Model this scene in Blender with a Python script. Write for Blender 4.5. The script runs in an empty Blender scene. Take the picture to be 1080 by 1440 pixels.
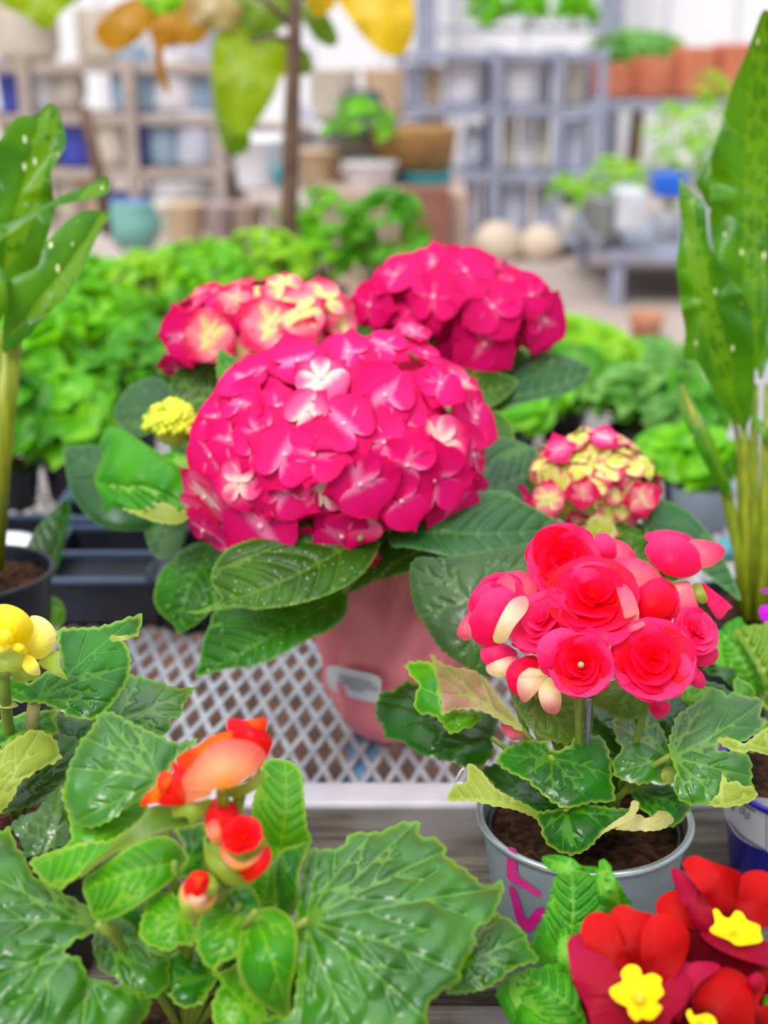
import bpy, math, random
import numpy as np
from mathutils import Vector, Matrix
from mathutils.geometry import delaunay_2d_cdt
random.seed(7); rng = np.random.default_rng(7)
SC = bpy.context.scene; COL = SC.collection
R_ = math.radians; PI = math.pi
# ---------------------------------------------------------------- camera
F = 1950.0; PITCH = R_(18.5); CAM = np.array([0, 0, .52])
FW = np.array([0, math.cos(PITCH), -math.sin(PITCH)]); UP = np.array([0, math.sin(PITCH), math.cos(PITCH)]); RT = np.array([1., 0, 0])
cd = bpy.data.cameras.new('camera'); cam = bpy.data.objects.new('camera', cd); COL.objects.link(cam)
cam.location = CAM; cam.rotation_euler = (PI/2-PITCH, 0, 0)
cd.sensor_fit = 'VERTICAL'; cd.sensor_height = 36; cd.lens = F/1440*36; cd.clip_start = .01; cd.clip_end = 200
cd.dof.use_dof = True; cd.dof.focus_distance = .71; cd.dof.aperture_fstop = 5.8
SC.camera = cam
def ray(p): return FW + (p[0]-540)/F*RT - (p[1]-720)/F*UP
def U(x, y, d): return CAM + d*ray((x, y))
def W(x, y, Y):
    r = ray((x, y)); return CAM + r*(Y/r[1])
def G(x, y, z=0):
    r = ray((x, y)); return CAM + r*((z-CAM[2])/r[2])
# ---------------------------------------------------------------- materials
def lin(c):
    return tuple(((v/255)/12.92 if v/255 <= .04045 else ((v/255+.055)/1.055)**2.4) for v in c)
class N:
    def __init__(s, name):
        s.m = bpy.data.materials.new(name); s.m.use_nodes = True; s.t = s.m.node_tree; s.t.nodes.clear()
        s.out = s.n('ShaderNodeOutputMaterial')
    def n(s, k, **kw):
        q = s.t.nodes.new(k)
        for a, b in kw.items(): setattr(q, a, b)
        return q
    def l(s, a, b): s.t.links.new(a, b)
    def val(s, sock, v):
        if hasattr(v, 'is_output') or isinstance(v, bpy.types.NodeSocket): s.l(v, sock)
        else: sock.default_value = (*v, 1) if isinstance(v, tuple) and len(v) == 3 and sock.type == 'RGBA' else v
    def attr(s, name): return s.n('ShaderNodeAttribute', attribute_name=name).outputs['Fac']
    def math(s, op, a, b=0., c=0., clamp=False):
        q = s.n('ShaderNodeMath', operation=op, use_clamp=clamp)
        for i, v in enumerate((a, b, c)): s.val(q.inputs[i], v)
        return q.outputs[0]
    def mr(s, v, a, b, c=0., d=1., smooth=True):
        q = s.n('ShaderNodeMapRange', interpolation_type='SMOOTHSTEP' if smooth else 'LINEAR')
        for i, x in enumerate((v, a, b, c, d)): s.val(q.inputs[i], x)
        return q.outputs[0]
    def mix(s, f, a, b, mode='MIX'):
        q = s.n('ShaderNodeMix', data_type='RGBA', blend_type=mode)
        s.val(q.inputs[0], f); s.val(q.inputs[6], a); s.val(q.inputs[7], b); return q.outputs[2]
    def co(s, which='Object', scale=None):
        o = s.n('ShaderNodeTexCoord').outputs[which]
        if scale:
            m = s.n('ShaderNodeMapping'); s.l(o, m.inputs[0]); m.inputs['Scale'].default_value = scale; o = m.outputs[0]
        return o
    def noise(s, sc, det=3, vec=None, rough=.5):
        q = s.n('ShaderNodeTexNoise'); q.inputs['Scale'].default_value = sc; q.inputs['Detail'].default_value = det; q.inputs['Roughness'].default_value = rough
        s.l(vec if vec is not None else s.co(), q.inputs['Vector']); return q.outputs['Fac']
    def comb(s, x, y, z=0.):
        q = s.n('ShaderNodeCombineXYZ'); s.val(q.inputs[0], x); s.val(q.inputs[1], y); s.val(q.inputs[2], z); return q.outputs[0]
    def rnd(s): return s.n('ShaderNodeObjectInfo').outputs['Random']
    def bump(s, h, dist=.001, strength=1.):
        q = s.n('ShaderNodeBump'); q.inputs['Strength'].default_value = strength; q.inputs['Distance'].default_value = dist; s.l(h, q.inputs['Height']); return q.outputs[0]
    def pbr(s, col, rough=.5, metal=0., spec=.5, coat=0., nrm=None, trans=0., tcol=None, sss=0., crough=.1, alpha=None):
        p = s.n('ShaderNodeBsdfPrincipled'); s.val(p.inputs['Base Color'], col); s.val(p.inputs['Roughness'], rough); s.val(p.inputs['Metallic'], metal)
        p.inputs['Specular IOR Level'].default_value = spec; p.inputs['Coat Weight'].default_value = coat; p.inputs['Coat Roughness'].default_value = crough
        if nrm is not None: s.l(nrm, p.inputs['Normal']); s.l(nrm, p.inputs['Coat Normal'])
        o = p.outputs[0]
        if trans:
            t = s.n('ShaderNodeBsdfTranslucent'); s.val(t.inputs[0], tcol if tcol is not None else col)
            if nrm is not None: s.l(nrm, t.inputs['Normal'])
            x = s.n('ShaderNodeMixShader'); x.inputs[0].default_value = trans; s.l(o, x.inputs[1]); s.l(t.outputs[0], x.inputs[2]); o = x.outputs[0]
        s.l(o, s.out.inputs[0]); return s.m
def leafmat(name, a, b, vein, rough=.32, coat=.3, vs=.6, trans=.25, flecks=0, edge=None, sc=28, bumpd=.0006, spec=.3, tcol=None, fcol=(225,235,190)):
    s = N(name); nz = s.noise(sc, 3); nz2 = s.noise(sc*9, 3)
    c = s.mix(s.mr(nz, .35, .65), lin(a), lin(b))
    vm = s.math('MULTIPLY', s.mr(s.attr('vd'), 1.15, .1), vs)
    c = s.mix(vm, c, lin(vein))
    if edge: c = s.mix(s.math('MULTIPLY', s.mr(s.attr('ed'), .0022, 0.), .7), c, lin(edge))
    if flecks:
        v = s.n('ShaderNodeTexVoronoi'); v.inputs['Scale'].default_value = flecks; s.l(s.co('Object', (1.7, 1, .7)), v.inputs['Vector'])
        sel = s.mr(s.noise(flecks*.35, 1), .44, .5)
        c = s.mix(s.math('MULTIPLY', s.mr(v.outputs['Distance'], .17, .1), sel), c, lin(fcol))
    h = s.math('ADD', s.math('MULTIPLY', nz2, .5), s.math('MULTIPLY', s.mr(s.attr('vd'), 0, 6), .6))
    nm = s.bump(h, bumpd)
    r = s.math('ADD', s.math('MULTIPLY', nz, .22), rough-.11)
    t = s.mix(.5, c, lin(tcol or (150, 215, 30)))
    return s.pbr(c, r, 0, spec, coat, nm, trans, t, crough=.25)
def petalmat(name, base, mid, edge, stops=(.12, .35, .8), rough=.5, var=.25, trans=.3, stripe=.35, pale=None, coat=0.0, tcol=None):
    """colour runs from the petal's base to its rim, with fine length-wise veins"""
    s = N(name); rr = s.attr('rr'); an = s.attr('an')
    nz = s.noise(1.0, 3, s.comb(s.math('MULTIPLY', an, 16.), s.math('MULTIPLY', rr, 2.2), s.math('MULTIPLY', s.rnd(), 40.)))
    r2 = s.math('ADD', rr, s.math('MULTIPLY', s.math('SUBTRACT', nz, .5), stripe))
    if var: r2 = s.math('ADD', r2, s.math('MULTIPLY', s.math('SUBTRACT', .62, s.rnd()), var))
    c = s.mix(s.mr(r2, stops[0], stops[1]), lin(base), lin(mid)); c = s.mix(s.mr(r2, stops[1], stops[2]), c, lin(edge))
    nb = s.noise(1.0, 2, s.comb(s.math('MULTIPLY', an, 26.), s.math('MULTIPLY', rr, 3.), s.math('MULTIPLY', s.rnd(), 30.)))
    nm = s.bump(nb, .0006, .6)
    if tcol is None: t = c
    else: t = s.mix(.5, c, lin(tcol))
    return s.pbr(c, rough, 0, .16, coat, nm, trans, t)
def plain(name, c, c2=None, rough=.6, metal=0., sc=30, coat=0., bump=0., stretch=None, spec=.5, trans=0., det=4):
    s = N(name); nz = s.noise(sc, det, s.co('Object', stretch))
    col = s.mix(s.mr(nz, .35, .65), lin(c), lin(c2 or tuple(max(0, v*.85) for v in c)))
    return s.pbr(col, rough, metal, spec, coat, s.bump(nz, bump) if bump else None, trans)
# ---------------------------------------------------------------- objects
def empty(name, loc, label, cat, group=None):
    o = bpy.data.objects.new(name, None); COL.objects.link(o); o.location = loc; o.empty_display_size = .02
    o['label'] = label; o['category'] = cat
    if group: o['group'] = group
    return o
def origin(p):
    while p is not None and p.parent is not None: p = p.parent
    return np.array(p.location) if p is not None else np.zeros(3)
class M:
    """collects surfaces; build() links them as ONE mesh object"""
    def __init__(s): s.V = []; s.Fc = []; s.mi = []; s.A = {'vd': [], 'ed': [], 'rr': [], 'an': []}; s.n = 0
    def add(s, V, Fc, mi=0, **at):
        V = np.asarray(V, float); k = len(V); s.V.append(V); s.Fc += [tuple(i+s.n for i in f) for f in Fc]; s.mi += [mi]*len(Fc)
        for a in s.A:
            v = at.get(a); s.A[a].append(np.full(k, 9.) if v is None else np.asarray(v, float)*np.ones(k))
        s.n += k; return s
    def box(s, lo, hi, mi=0, mat=None):
        x0, y0, z0 = lo; x1, y1, z1 = hi
        V = np.array([(x, y, z) for z in (z0, z1) for y in (y0, y1) for x in (x0, x1)], float)
        if mat is not None: V = np.array([mat @ Vector(v) for v in V])
        return s.add(V, [(0, 2, 3, 1), (4, 5, 7, 6), (0, 1, 5, 4), (2, 6, 7, 3), (0, 4, 6, 2), (1, 3, 7, 5)], mi)
    def tube(s, pts, r, mi=0, seg=8, cap=True):
        pts = [np.array(p, float) for p in pts]; r = r if hasattr(r, '__len__') else [r]*len(pts); V = []; n = len(pts); prev = None
        for i, p in enumerate(pts):
            t = pts[min(i+1, n-1)]-pts[max(i-1, 0)]; t = t/(np.linalg.norm(t)+1e-12)
            a = np.array([0, 0, 1.]) if abs(t[2]) < .9 else np.array([1., 0, 0])
            if prev is not None: a = prev
            b = np.cross(t, a); b /= np.linalg.norm(b)+1e-12; a = np.cross(b, t); prev = a
            for k in range(seg): q = 2*PI*k/seg; V.append(p+r[i]*(math.cos(q)*a+math.sin(q)*b))
        Fc = [(i*seg+k, i*seg+(k+1) % seg, (i+1)*seg+(k+1) % seg, (i+1)*seg+k) for i in range(n-1) for k in range(seg)]
        if cap: Fc += [tuple(range(seg))[::-1], tuple((n-1)*seg+k for k in range(seg))]
        return s.add(V, Fc, mi)
    def lathe(s, prof, c=(0, 0, 0), seg=48, mi=0, fold=None):
        V = []
        for j, (r, z) in enumerate(prof):
            for k in range(seg):
                a = 2*PI*k/seg; rr = r*(1+(fold(a, z) if fold else 0)); V.append((c[0]+rr*math.cos(a), c[1]+rr*math.sin(a), c[2]+z))
        Fc = [(j*seg+k, j*seg+(k+1) % seg, (j+1)*seg+(k+1) % seg, (j+1)*seg+k) for j in range(len(prof)-1) for k in range(seg)]
        return s.add(V, Fc, mi)
    def ball(s, c, r, mi=0, seg=10, rings=7, rot=None, rr=9.):
        V = []; q = []
        for i in range(rings+1):
            th = PI*i/rings
            for k in range(seg): a = 2*PI*k/seg; V.append((math.sin(th)*math.cos(a), math.sin(th)*math.sin(a), math.cos(th))); q.append((1-math.cos(th))/2)
        V = np.array(V)*np.array(r)
        if rot is not None: V = V @ np.array(rot).T
        Fc = [(j*seg+k, (j+1)*seg+k, (j+1)*seg+(k+1) % seg, j*seg+(k+1) % seg) for j in range(rings) for k in range(seg)]
        return s.add(V+np.array(c), Fc, mi, rr=1-np.array(q), an=0.)
    def build(s, name, mats, parent=None, smooth=True, **props):
        me = bpy.data.meshes.new(name); V = np.concatenate(s.V); V = V-(origin(parent) if parent is not None else 0)
        me.from_pydata(V.tolist(), [], s.Fc)
        for m in (mats if isinstance(mats, (list, tuple)) else [mats]): me.materials.append(m)
        me.polygons.foreach_set('material_index', s.mi)
        if smooth: me.polygons.foreach_set('use_smooth', [True]*len(s.Fc))
        for a, v in s.A.items():
            v = np.concatenate(v)
            if v.min() < 8.9: q = me.attributes.new(a, 'FLOAT', 'POINT'); q.data.foreach_set('value', v.astype('f'))
        me.update(); o = bpy.data.objects.new(name, me); COL.objects.link(o)
        if parent is not None: o.parent = parent
        for a, b in props.items(): o[a] = b
        return o
def tag(o, label=None, cat=None, group=None, kind=None):
    if label: o['label'] = label
    if cat: o['category'] = cat
    if group: o['group'] = group
    if kind: o['kind'] = kind
    return o
# ---------------------------------------------------------------- leaf / petal surfaces with an outline of their own
CR = dict(A=(0, 820, 3.6), B=(0, 1090, 1080/350), C=(180, 980, 1080/280), D=(500, 860, 3.6), E=(780, 900, 3.6), Fl=(630, 730, 1080/410),
          Gg=(100, 560, 974/230), H=(300, 1000, 2.25), I=(680, 1120, 2.7), J=(500, 660, 3.6), K=(200, 740, 3.6), L=(920, 0, 411/160),
          Q=(0, 130, 3.6), Nn=(700, 560, 1080/260), P=(500, 720, 1080/580), O=(920, 830, 562/160), Z=(0, 0, 1))
def px(c, pts):
    ox, oy, s = CR[c]; return np.array([(ox+x/s, oy+y/s) for x, y in pts], float)
def smooth_closed(p, step):
    n = len(p); out = []
    for i in range(n):
        p0, p1, p2, p3 = p[i-1], p[i], p[(i+1) % n], p[(i+2) % n]; m = max(2, int(np.linalg.norm(p2-p1)/1.5))
        for k in range(m):
            t = k/m; out.append(.5*((2*p1)+(-p0+p2)*t+(2*p0-5*p1+4*p2-p3)*t*t+(-p0+3*p1-3*p2+p3)*t**3))
    out = np.array(out); d = np.linalg.norm(np.roll(out, -1, 0)-out, axis=1); s = np.concatenate([[0], np.cumsum(d)]); L = s[-1]
    k = max(12, int(L/step)); q = np.linspace(0, L, k, endpoint=False); o2 = np.vstack([out, out[:1]])
    return np.stack([np.interp(q, s, o2[:, 0]), np.interp(q, s, o2[:, 1])], 1), L
def inside(poly, pts):
    x, y = pts[:, 0], pts[:, 1]; c = np.zeros(len(pts), bool); a = poly; b = np.roll(poly, -1, 0)
    for (x1, y1), (x2, y2) in zip(a, b):
        if y1 == y2: continue
        c ^= ((y1 > y) != (y2 > y)) & (x < (x2-x1)*(y-y1)/(y2-y1)+x1)
    return c
def segdist(P, S):
    """P (n,2), S (m,4) -> distance matrix and parameter"""
    a = S[:, :2]; d = S[:, 2:]-a; L = (d**2).sum(1)+1e-9
    best = np.full(len(P), 1e9); arg = np.zeros(len(P), int)
    for i in range(len(S)):
        t = np.clip(((P-a[i])@d[i])/L[i], 0, 1); q = np.linalg.norm(P-a[i]-t[:, None]*d[i], axis=1)
        w = q < best; best[w] = q[w]; arg[w] = i
    return best, arg
def curve2(a, b, bend, n=12):
    a = np.array(a, float); b = np.array(b, float); d = b-a; m = (a+b)/2+np.array([-d[1], d[0]])*bend
    t = np.linspace(0, 1, n)[:, None]; return (1-t)**2*a+2*t*(1-t)*m+t*t*b
def patch(m, c, pts, d, n=(0, -.5, .87), joint=None, tips=None, veins=None, dome=.004, wave=0., wk=5, teeth=(0, 12), step=4.5, quilt=.0, mi=0, droop=0., base=None, vw=.0010, depth=None, bends=0.1, noise=.0, ctr=None, spread=1.0, fold=0.):
    """n: facing direction of the surface.  Veins: 'palm' from the joint to the tips, 'pin' along joint -> tips[0]."""
    P0 = px(c, pts); ol, L = smooth_closed(P0, max(1.6, step*.7)); area = .5*abs(np.sum(ol[:, 0]*np.roll(ol[:, 1], -1)-np.roll(ol[:, 0], -1)*ol[:, 1]))
    if np.sum(ol[:, 0]*np.roll(ol[:, 1], -1)-np.roll(ol[:, 0], -1)*ol[:, 1]) < 0: ol = ol[::-1]
    cen = ol.mean(0) if ctr is None else px(c, [ctr])[0]; J = px(c, [joint])[0] if joint is not None else (px(c, [base])[0] if base is not None else cen)
    poly0 = ol.copy()
    if teeth[0]:
        tg = np.roll(ol, -1, 0)-np.roll(ol, 1, 0); tg /= np.linalg.norm(tg, axis=1)[:, None]+1e-9; nn = np.stack([tg[:, 1], -tg[:, 0]], 1)
        s = np.arange(len(ol))*L/len(ol); per = L/max(3, round(L/teeth[1])); ph = (s/per+.35*np.sin(s*2*PI/L*3)) % 1
        saw = np.where(ph < .72, ph/.72, (1-ph)/.28); ol = ol+nn*(teeth[0]*(saw-.5)*(1+.4*np.sin(s*.13)))[:, None]
    vs = []; W_ = []
    mpp = d/F
    if veins:
        def grow(a, ang, curl, maxl):
            p = [np.array(a)]
            for i in range(int(maxl/6)):
                q = p[-1]+6*np.array([math.cos(ang), math.sin(ang)]); ang += curl
                if not inside(poly0, q[None])[0]: break
                p.append(q)
            return np.array(p)
        mains = []
        if tips is None:
            rel = poly0-J; an = np.arctan2(rel[:, 1], rel[:, 0]); rd = np.linalg.norm(rel, axis=1); T = []
            for k in range(8):
                w = np.abs((an-(k/8*2*PI-PI+.3)+PI) % (2*PI)-PI) < .25
                if w.any(): i = np.argmax(np.where(w, rd, -1)); T.append(poly0[i])
            mx = rd.max(); T = [t for t in T if np.linalg.norm(t-J) > .35*mx]
        else: T = list(px(c, tips))
        for k, t in enumerate(T):
            mains.append(curve2(J, t, (bends if veins == 'pin' else random.uniform(-.08, .08)), 14))
        for cu in mains:
            ln = np.linalg.norm(cu[-1]-cu[0]); lim = 1.0
            vs.append(cu); W_.append((1.0, .35))
            if veins == 'pin':
                for k in range(1, 8):
                    f = k/8.3; i = f*13; p = cu[int(i)]+(cu[min(13, int(i)+1)]-cu[int(i)])*(i-int(i)); t = cu[min(13, int(i)+1)]-cu[int(i)]; a = math.atan2(t[1], t[0])
                    for sg in (-1, 1):
                        g = grow(p, a+sg*.95*spread, -sg*.045, ln*.6)
                        if len(g) > 2: vs.append(g); W_.append((.42, .2))
            else:
                for f, sg in ((.34, 1), (.48, -1), (.66, 1)):
                    i = f*13; p = cu[int(i)]; t = cu[int(i)+1]-cu[int(i)]; a = math.atan2(t[1], t[0])
                    g = grow(p, a+sg*.62, -sg*.02, ln*.42*(1.2-f))
                    if len(g) > 1: vs.append(g); W_.append((.38, .2))
    S = []; Sw = []; vp = []
    for cu, (w0, w1) in zip(vs, W_):
        k = len(cu)-1
        for i in range(k): S.append((*cu[i], *cu[i+1])); Sw.append(w0+(w1-w0)*i/max(1, k))
        ln = np.linalg.norm(np.diff(cu, axis=0), axis=1).sum(); kk = max(2, int(ln/(step*.9))); q = np.linspace(0, k, kk); vp.append(np.stack([np.interp(q, range(k+1), cu[:, 0]), np.interp(q, range(k+1), cu[:, 1])], 1))
    lo, hi = ol.min(0), ol.max(0)
    gx, gy = np.meshgrid(np.arange(lo[0]+step/2, hi[0], step), np.arange(lo[1]+step/2, hi[1], step*.87)); gx = gx+(np.arange(gx.shape[0]) % 2)[:, None]*step/2
    g = np.stack([gx.ravel(), gy.ravel()], 1); g = g[inside(ol, g)]
    OS = np.hstack([ol, np.roll(ol, -1, 0)])
    if len(g): e, _ = segdist(g, OS); g = g[e > step*.55]
    if S:
        S = np.array(S); Sw = np.array(Sw)
        if len(g): e, _ = segdist(g, S); g = g[e > step*.6]
        v = np.vstack(vp); v = v[inside(ol, v)]
        if len(v): e, _ = segdist(v, OS); v = v[e > step*.4]
        g = np.vstack([g, v]) if len(g) else v
    allp = np.vstack([ol, g]) if len(g) else ol; k = len(ol)
    r = delaunay_2d_cdt([Vector(p) for p in allp], [(i, (i+1) % k) for i in range(k)], [], 1, 1e-4)
    Q = np.array([tuple(p) for p in r[0]]); tris = [tuple(f) for f in r[2]]
    if np.all([len(f) == 3 for f in tris]) is False: pass
    ed, _ = segdist(Q, OS); edm = ed*mpp
    if len(S):
        vd, ar = segdist(Q, S); wv = vw*Sw[ar]; vdn = vd*mpp/wv; hq = quilt*np.sqrt(np.clip(vd*mpp/.007, 0, 1))*np.clip(ed*mpp/.004, 0, 1)
    else: vdn = np.full(len(Q), 9.); hq = 0
    rel = Q-cen; Rm = np.abs(np.linalg.norm(poly0-cen, axis=1)).mean(); rn = np.linalg.norm(rel, axis=1)/Rm; th = np.arctan2(rel[:, 1], rel[:, 0])
    rj = Q-J; rjn = np.linalg.norm(rj, axis=1); Lj = np.linalg.norm(poly0-J, axis=1).max(); rjn = rjn/Lj
    ph = random.uniform(0, 6.28); emx = ed.max()
    h = -dome*rn**2 + hq + wave*np.clip(1-ed/(emx*1.0), 0, 1)**2*np.sin(wk*th+ph) - droop*rjn**2
    if noise: h = h+noise*(np.sin(Q[:, 0]*.055+ph)*np.sin(Q[:, 1]*.047+ph*2)+.5*np.sin(Q[:, 0]*.13+Q[:, 1]*.09+ph))
    if len(S) and fold:
        mid = mains[0][-1]-mains[0][0]; mid /= np.linalg.norm(mid); h = h+fold*np.abs((Q-J)@np.array([-mid[1], mid[0]]))*mpp
    rays = FW + ((Q[:, 0]-540)/F)[:, None]*RT - ((Q[:, 1]-720)/F)[:, None]*UP
    if depth is not None: D = depth(rays)
    else:
        n = np.array(n, float); n /= np.linalg.norm(n); p0 = d*ray(cen); den = rays@n; D = (n@p0)/np.where(np.abs(den) < .12, -.12, den); D = np.clip(D, d*.8, d*1.25)
    V = CAM+(D-h)[:, None]*rays
    av = np.arctan2(rj[:, 1], rj[:, 0])
    # faces were wound clockwise or not: face them to the camera
    a, b, c_ = V[tris[0][0]], V[tris[0][1]], V[tris[0][2]]
    if np.dot(np.cross(b-a, c_-a), CAM-a) < 0: tris = [f[::-1] for f in tris]
    m.add(V, tris, mi, vd=vdn, ed=edm, rr=rjn, an=av/(PI))
    return CAM+(d*1.0)*ray(J)
# ================================================================ materials
BEG = leafmat('begonia_leaf', (16, 84, 8), (34, 122, 10), (96, 160, 40), rough=.3, coat=.2, vs=.45, edge=(150, 190, 60))
BEGB = leafmat('begonia_leaf_bright', (48, 138, 8), (84, 168, 10), (150, 198, 50), rough=.34, coat=.15, vs=.5, trans=.35, edge=(165, 200, 70))
BEGG = leafmat('begonia_leaf_blue', (24, 92, 2), (48, 122, 6), (120, 170, 50), rough=.38, coat=.75, vs=.5, edge=(120, 170, 20), bumpd=.0007, spec=.5)
BEGD = leafmat('begonia_leaf_dark', (6, 54, 6), (14, 80, 8), (50, 112, 26), rough=.25, coat=.25, vs=.4, edge=(70, 120, 40))
BEGU = leafmat('begonia_leaf_underside', (128, 150, 40), (150, 165, 60), (175, 190, 90), rough=.5, coat=.05, vs=.6, edge=(180, 190, 90))
BEGP = leafmat('begonia_leaf_pink_underside', (140, 140, 75), (172, 128, 105), (160, 170, 80), rough=.5, coat=.05, vs=.7, edge=(170, 170, 90))
BEGO = leafmat('begonia_leaf_olive', (70, 110, 24), (92, 125, 30), (120, 150, 60), rough=.4, coat=.1, vs=.5, edge=(130, 150, 60))
CREAM = leafmat('dry_leaf_edge', (196, 190, 120), (176, 170, 100), (210, 205, 150), rough=.6, coat=0, vs=.4)
HYD = leafmat('hydrangea_leaf', (38, 82, 4), (58, 104, 6), (108, 140, 34), rough=.42, coat=.05, vs=.5, trans=.2, flecks=260, edge=(120, 160, 60), bumpd=.0009)
HYDG = leafmat('hydrangea_leaf_green', (16, 88, 4), (36, 116, 8), (100, 156, 40), rough=.4, coat=.05, vs=.5, trans=.25, flecks=230, edge=(110, 160, 60), bumpd=.0009)
HYDB = leafmat('hydrangea_leaf_bluish', (26, 74, 36), (42, 92, 44), (84, 126, 50), rough=.42, coat=.15, vs=.5, trans=.12, edge=(90, 140, 70), bumpd=.0008)
HYDL = leafmat('hydrangea_leaf_young', (34, 130, 8), (66, 158, 14), (160, 214, 84), rough=.4, coat=.15, vs=.5, trans=.35, bumpd=.0012)
PRL = leafmat('primula_leaf', (40, 136, 8), (76, 166, 14), (130, 190, 60), rough=.4, coat=.15, vs=.6, trans=.3, bumpd=.0014, sc=45)
CAL = leafmat('calla_leaf', (30, 104, 0), (70, 136, 0), (120, 165, 10), rough=.35, coat=.1, vs=.5, trans=.35, flecks=62, tcol=(150, 200, 10), fcol=(235, 245, 190))
STEMY = plain('yellow_green_stem', (160, 168, 30), (120, 145, 24), .4, sc=40, stretch=(6, 6, .6), trans=.2)
STEMG = plain('pale_green_stem', (150, 170, 70), (120, 150, 50), .45, trans=.2)
SEPAL = plain('green_sepal', (176, 190, 70), (140, 168, 44), .5, trans=.3)
HP = petalmat('hydrangea_petal', (252, 140, 190), (236, 20, 122), (228, 2, 100), (-.03, .22, .85), rough=.55, trans=.22, var=.12, stripe=.16, tcol=(255, 20, 140))
HPB = petalmat('hydrangea_petal_blush', (252, 220, 206), (244, 96, 150), (230, 6, 104), (-.04, .3, .78), rough=.55, trans=.22, var=.3, stripe=.2, tcol=(255, 60, 140))
HPC = petalmat('hydrangea_petal_cream', (236, 232, 150), (244, 130, 150), (224, 24, 88), (.1, .48, .85), rough=.5, trans=.25, var=.5, stripe=.3)
HPG = petalmat('hydrangea_petal_lime', (212, 222, 90), (238, 226, 150), (222, 60, 100), (.2, .62, .98), rough=.5, trans=.2, var=.55, stripe=.3)
HPM = petalmat('hydrangea_petal_magenta', (246, 120, 160), (226, 6, 112), (212, 2, 96), (-.06, .16, .8), rough=.6, trans=.2, var=.14, stripe=.2, tcol=(255, 10, 140))
BEAD = plain('floret_bead', (252, 200, 214), (248, 150, 180), .4)
BUDY = plain('lime_bud', (226, 232, 60), (196, 212, 40), .5, sc=120)
BR = petalmat('begonia_petal_red', (250, 0, 30), (246, 0, 34), (250, 16, 84), (0, .45, 1.0), rough=.5, trans=.3, var=0.1, stripe=.15, tcol=(255, 10, 40))
BP = petalmat('begonia_petal_pink', (250, 16, 70), (248, 16, 92), (248, 54, 124), (0, .5, 1.0), rough=.45, trans=.3, var=0.2, stripe=.35, tcol=(255, 60, 100))
BC = petalmat('begonia_petal_coral', (250, 190, 170), (246, 110, 130), (240, 60, 110), (.05, .5, 1.0), rough=.5, trans=.3, var=0.2, stripe=.3, tcol=(255, 120, 120))
BW = petalmat('begonia_petal_cream', (236, 226, 150), (248, 205, 170), (248, 130, 140), (.1, .5, 1.05), rough=.5, trans=.25, var=0.1, stripe=.4)
OP = petalmat('orange_petal_peach', (255, 160, 30), (255, 168, 120), (246, 104, 96), (.05, .45, .95), rough=.5, trans=.35, var=0, stripe=.25, tcol=(255, 150, 60))
OO = petalmat('orange_petal', (255, 170, 20), (255, 120, 14), (252, 60, 24), (.05, .5, .9), rough=.5, trans=.3, var=0, stripe=.3, tcol=(255, 150, 20))
OR = petalmat('orange_petal_red', (255, 120, 30), (252, 30, 16), (240, 14, 34), (.0, .35, .9), rough=.4, trans=.25, var=0, stripe=.2, tcol=(255, 40, 10))
YP = petalmat('yellow_petal', (252, 222, 0), (255, 222, 10), (252, 238, 70), (0, .5, 1), rough=.5, trans=.35, var=0, stripe=.2, tcol=(255, 230, 0))
YL = petalmat('yellow_petal_pale', (250, 216, 30), (255, 240, 90), (252, 244, 150), (0, .5, 1), rough=.5, trans=.35, var=0, stripe=.3, tcol=(255, 240, 60))
PR = petalmat('primula_petal', (90, 0, 6), (158, 0, 2), (192, 0, 4), (.12, .4, .95), rough=.6, trans=.2, var=0.0, stripe=.25, tcol=(225, 0, 4))
PRD = petalmat('primula_petal_crimson', (120, 0, 20), (150, 0, 34), (164, 6, 56), (.1, .4, .95), rough=.6, trans=.15, var=0.0, stripe=.25)
PY = petalmat('primula_eye', (214, 180, 0), (255, 214, 0), (255, 226, 10), (0, .35, 1), rough=.6, trans=.1, var=0, stripe=.3)
PURP = petalmat('purple_petal', (120, 0, 140), (170, 10, 190), (190, 20, 200), (0, .4, 1), trans=.2)
ZINC = plain('zinc', (172, 188, 196), (148, 166, 176), .4, .55, sc=24, stretch=(1, 1, .5), bump=.0004)
ZINCR = plain('zinc_rim', (190, 200, 205), (170, 182, 190), .3, .8)
SOIL = plain('potting_soil', (74, 48, 34), (34, 22, 16), .95, sc=160, bump=.004, spec=.1)
BLACKP = plain('black_plastic', (22, 28, 40), (12, 16, 24), .4)
BLUEP = plain('blue_plastic', (8, 8, 176), (6, 6, 150), .3, coat=.3)
WHITEL = plain('white_label', (226, 228, 236), (216, 218, 228), .5)
GREYP = plain('grey_print', (110, 112, 122), (90, 92, 104), .6)
MAGT = plain('pink_marker', (214, 50, 140), (190, 30, 120), .5, sc=60, stretch=(3, 3, 30))
MAGV = plain('magenta_marker', (196, 8, 128), (170, 4, 110), .5, sc=60)
WRAP = plain('pink_wrap', (250, 146, 156), (244, 132, 144), .55, sc=14, bump=.004, trans=.1, spec=.3)
GALV = plain('galvanised_mesh', (188, 192, 200), (160, 164, 174), .5, .2, sc=60)
FRAMEM = plain('bench_frame', (212, 206, 216), (196, 192, 204), .5, sc=20)
s = N('weathered_wood'); v = s.co('Object', (5, 60, 60)); a = s.noise(1.6, 8, v, .65); b = s.noise(7, 5, s.co('Object', (3, 110, 110)), .6); bl = s.noise(9, 2)
c = s.mix(s.mr(a, .3, .7), lin((70, 61, 54)), lin((128, 118, 108))); c = s.mix(s.math('MULTIPLY', s.mr(b, .5, .68), .75), c, lin((34, 28, 25))); c = s.mix(s.mr(bl, .5, .7), c, lin((124, 120, 118)))
WOOD = s.pbr(c, .7, nrm=s.bump(s.math('ADD', a, b), .002), spec=.3)

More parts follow.
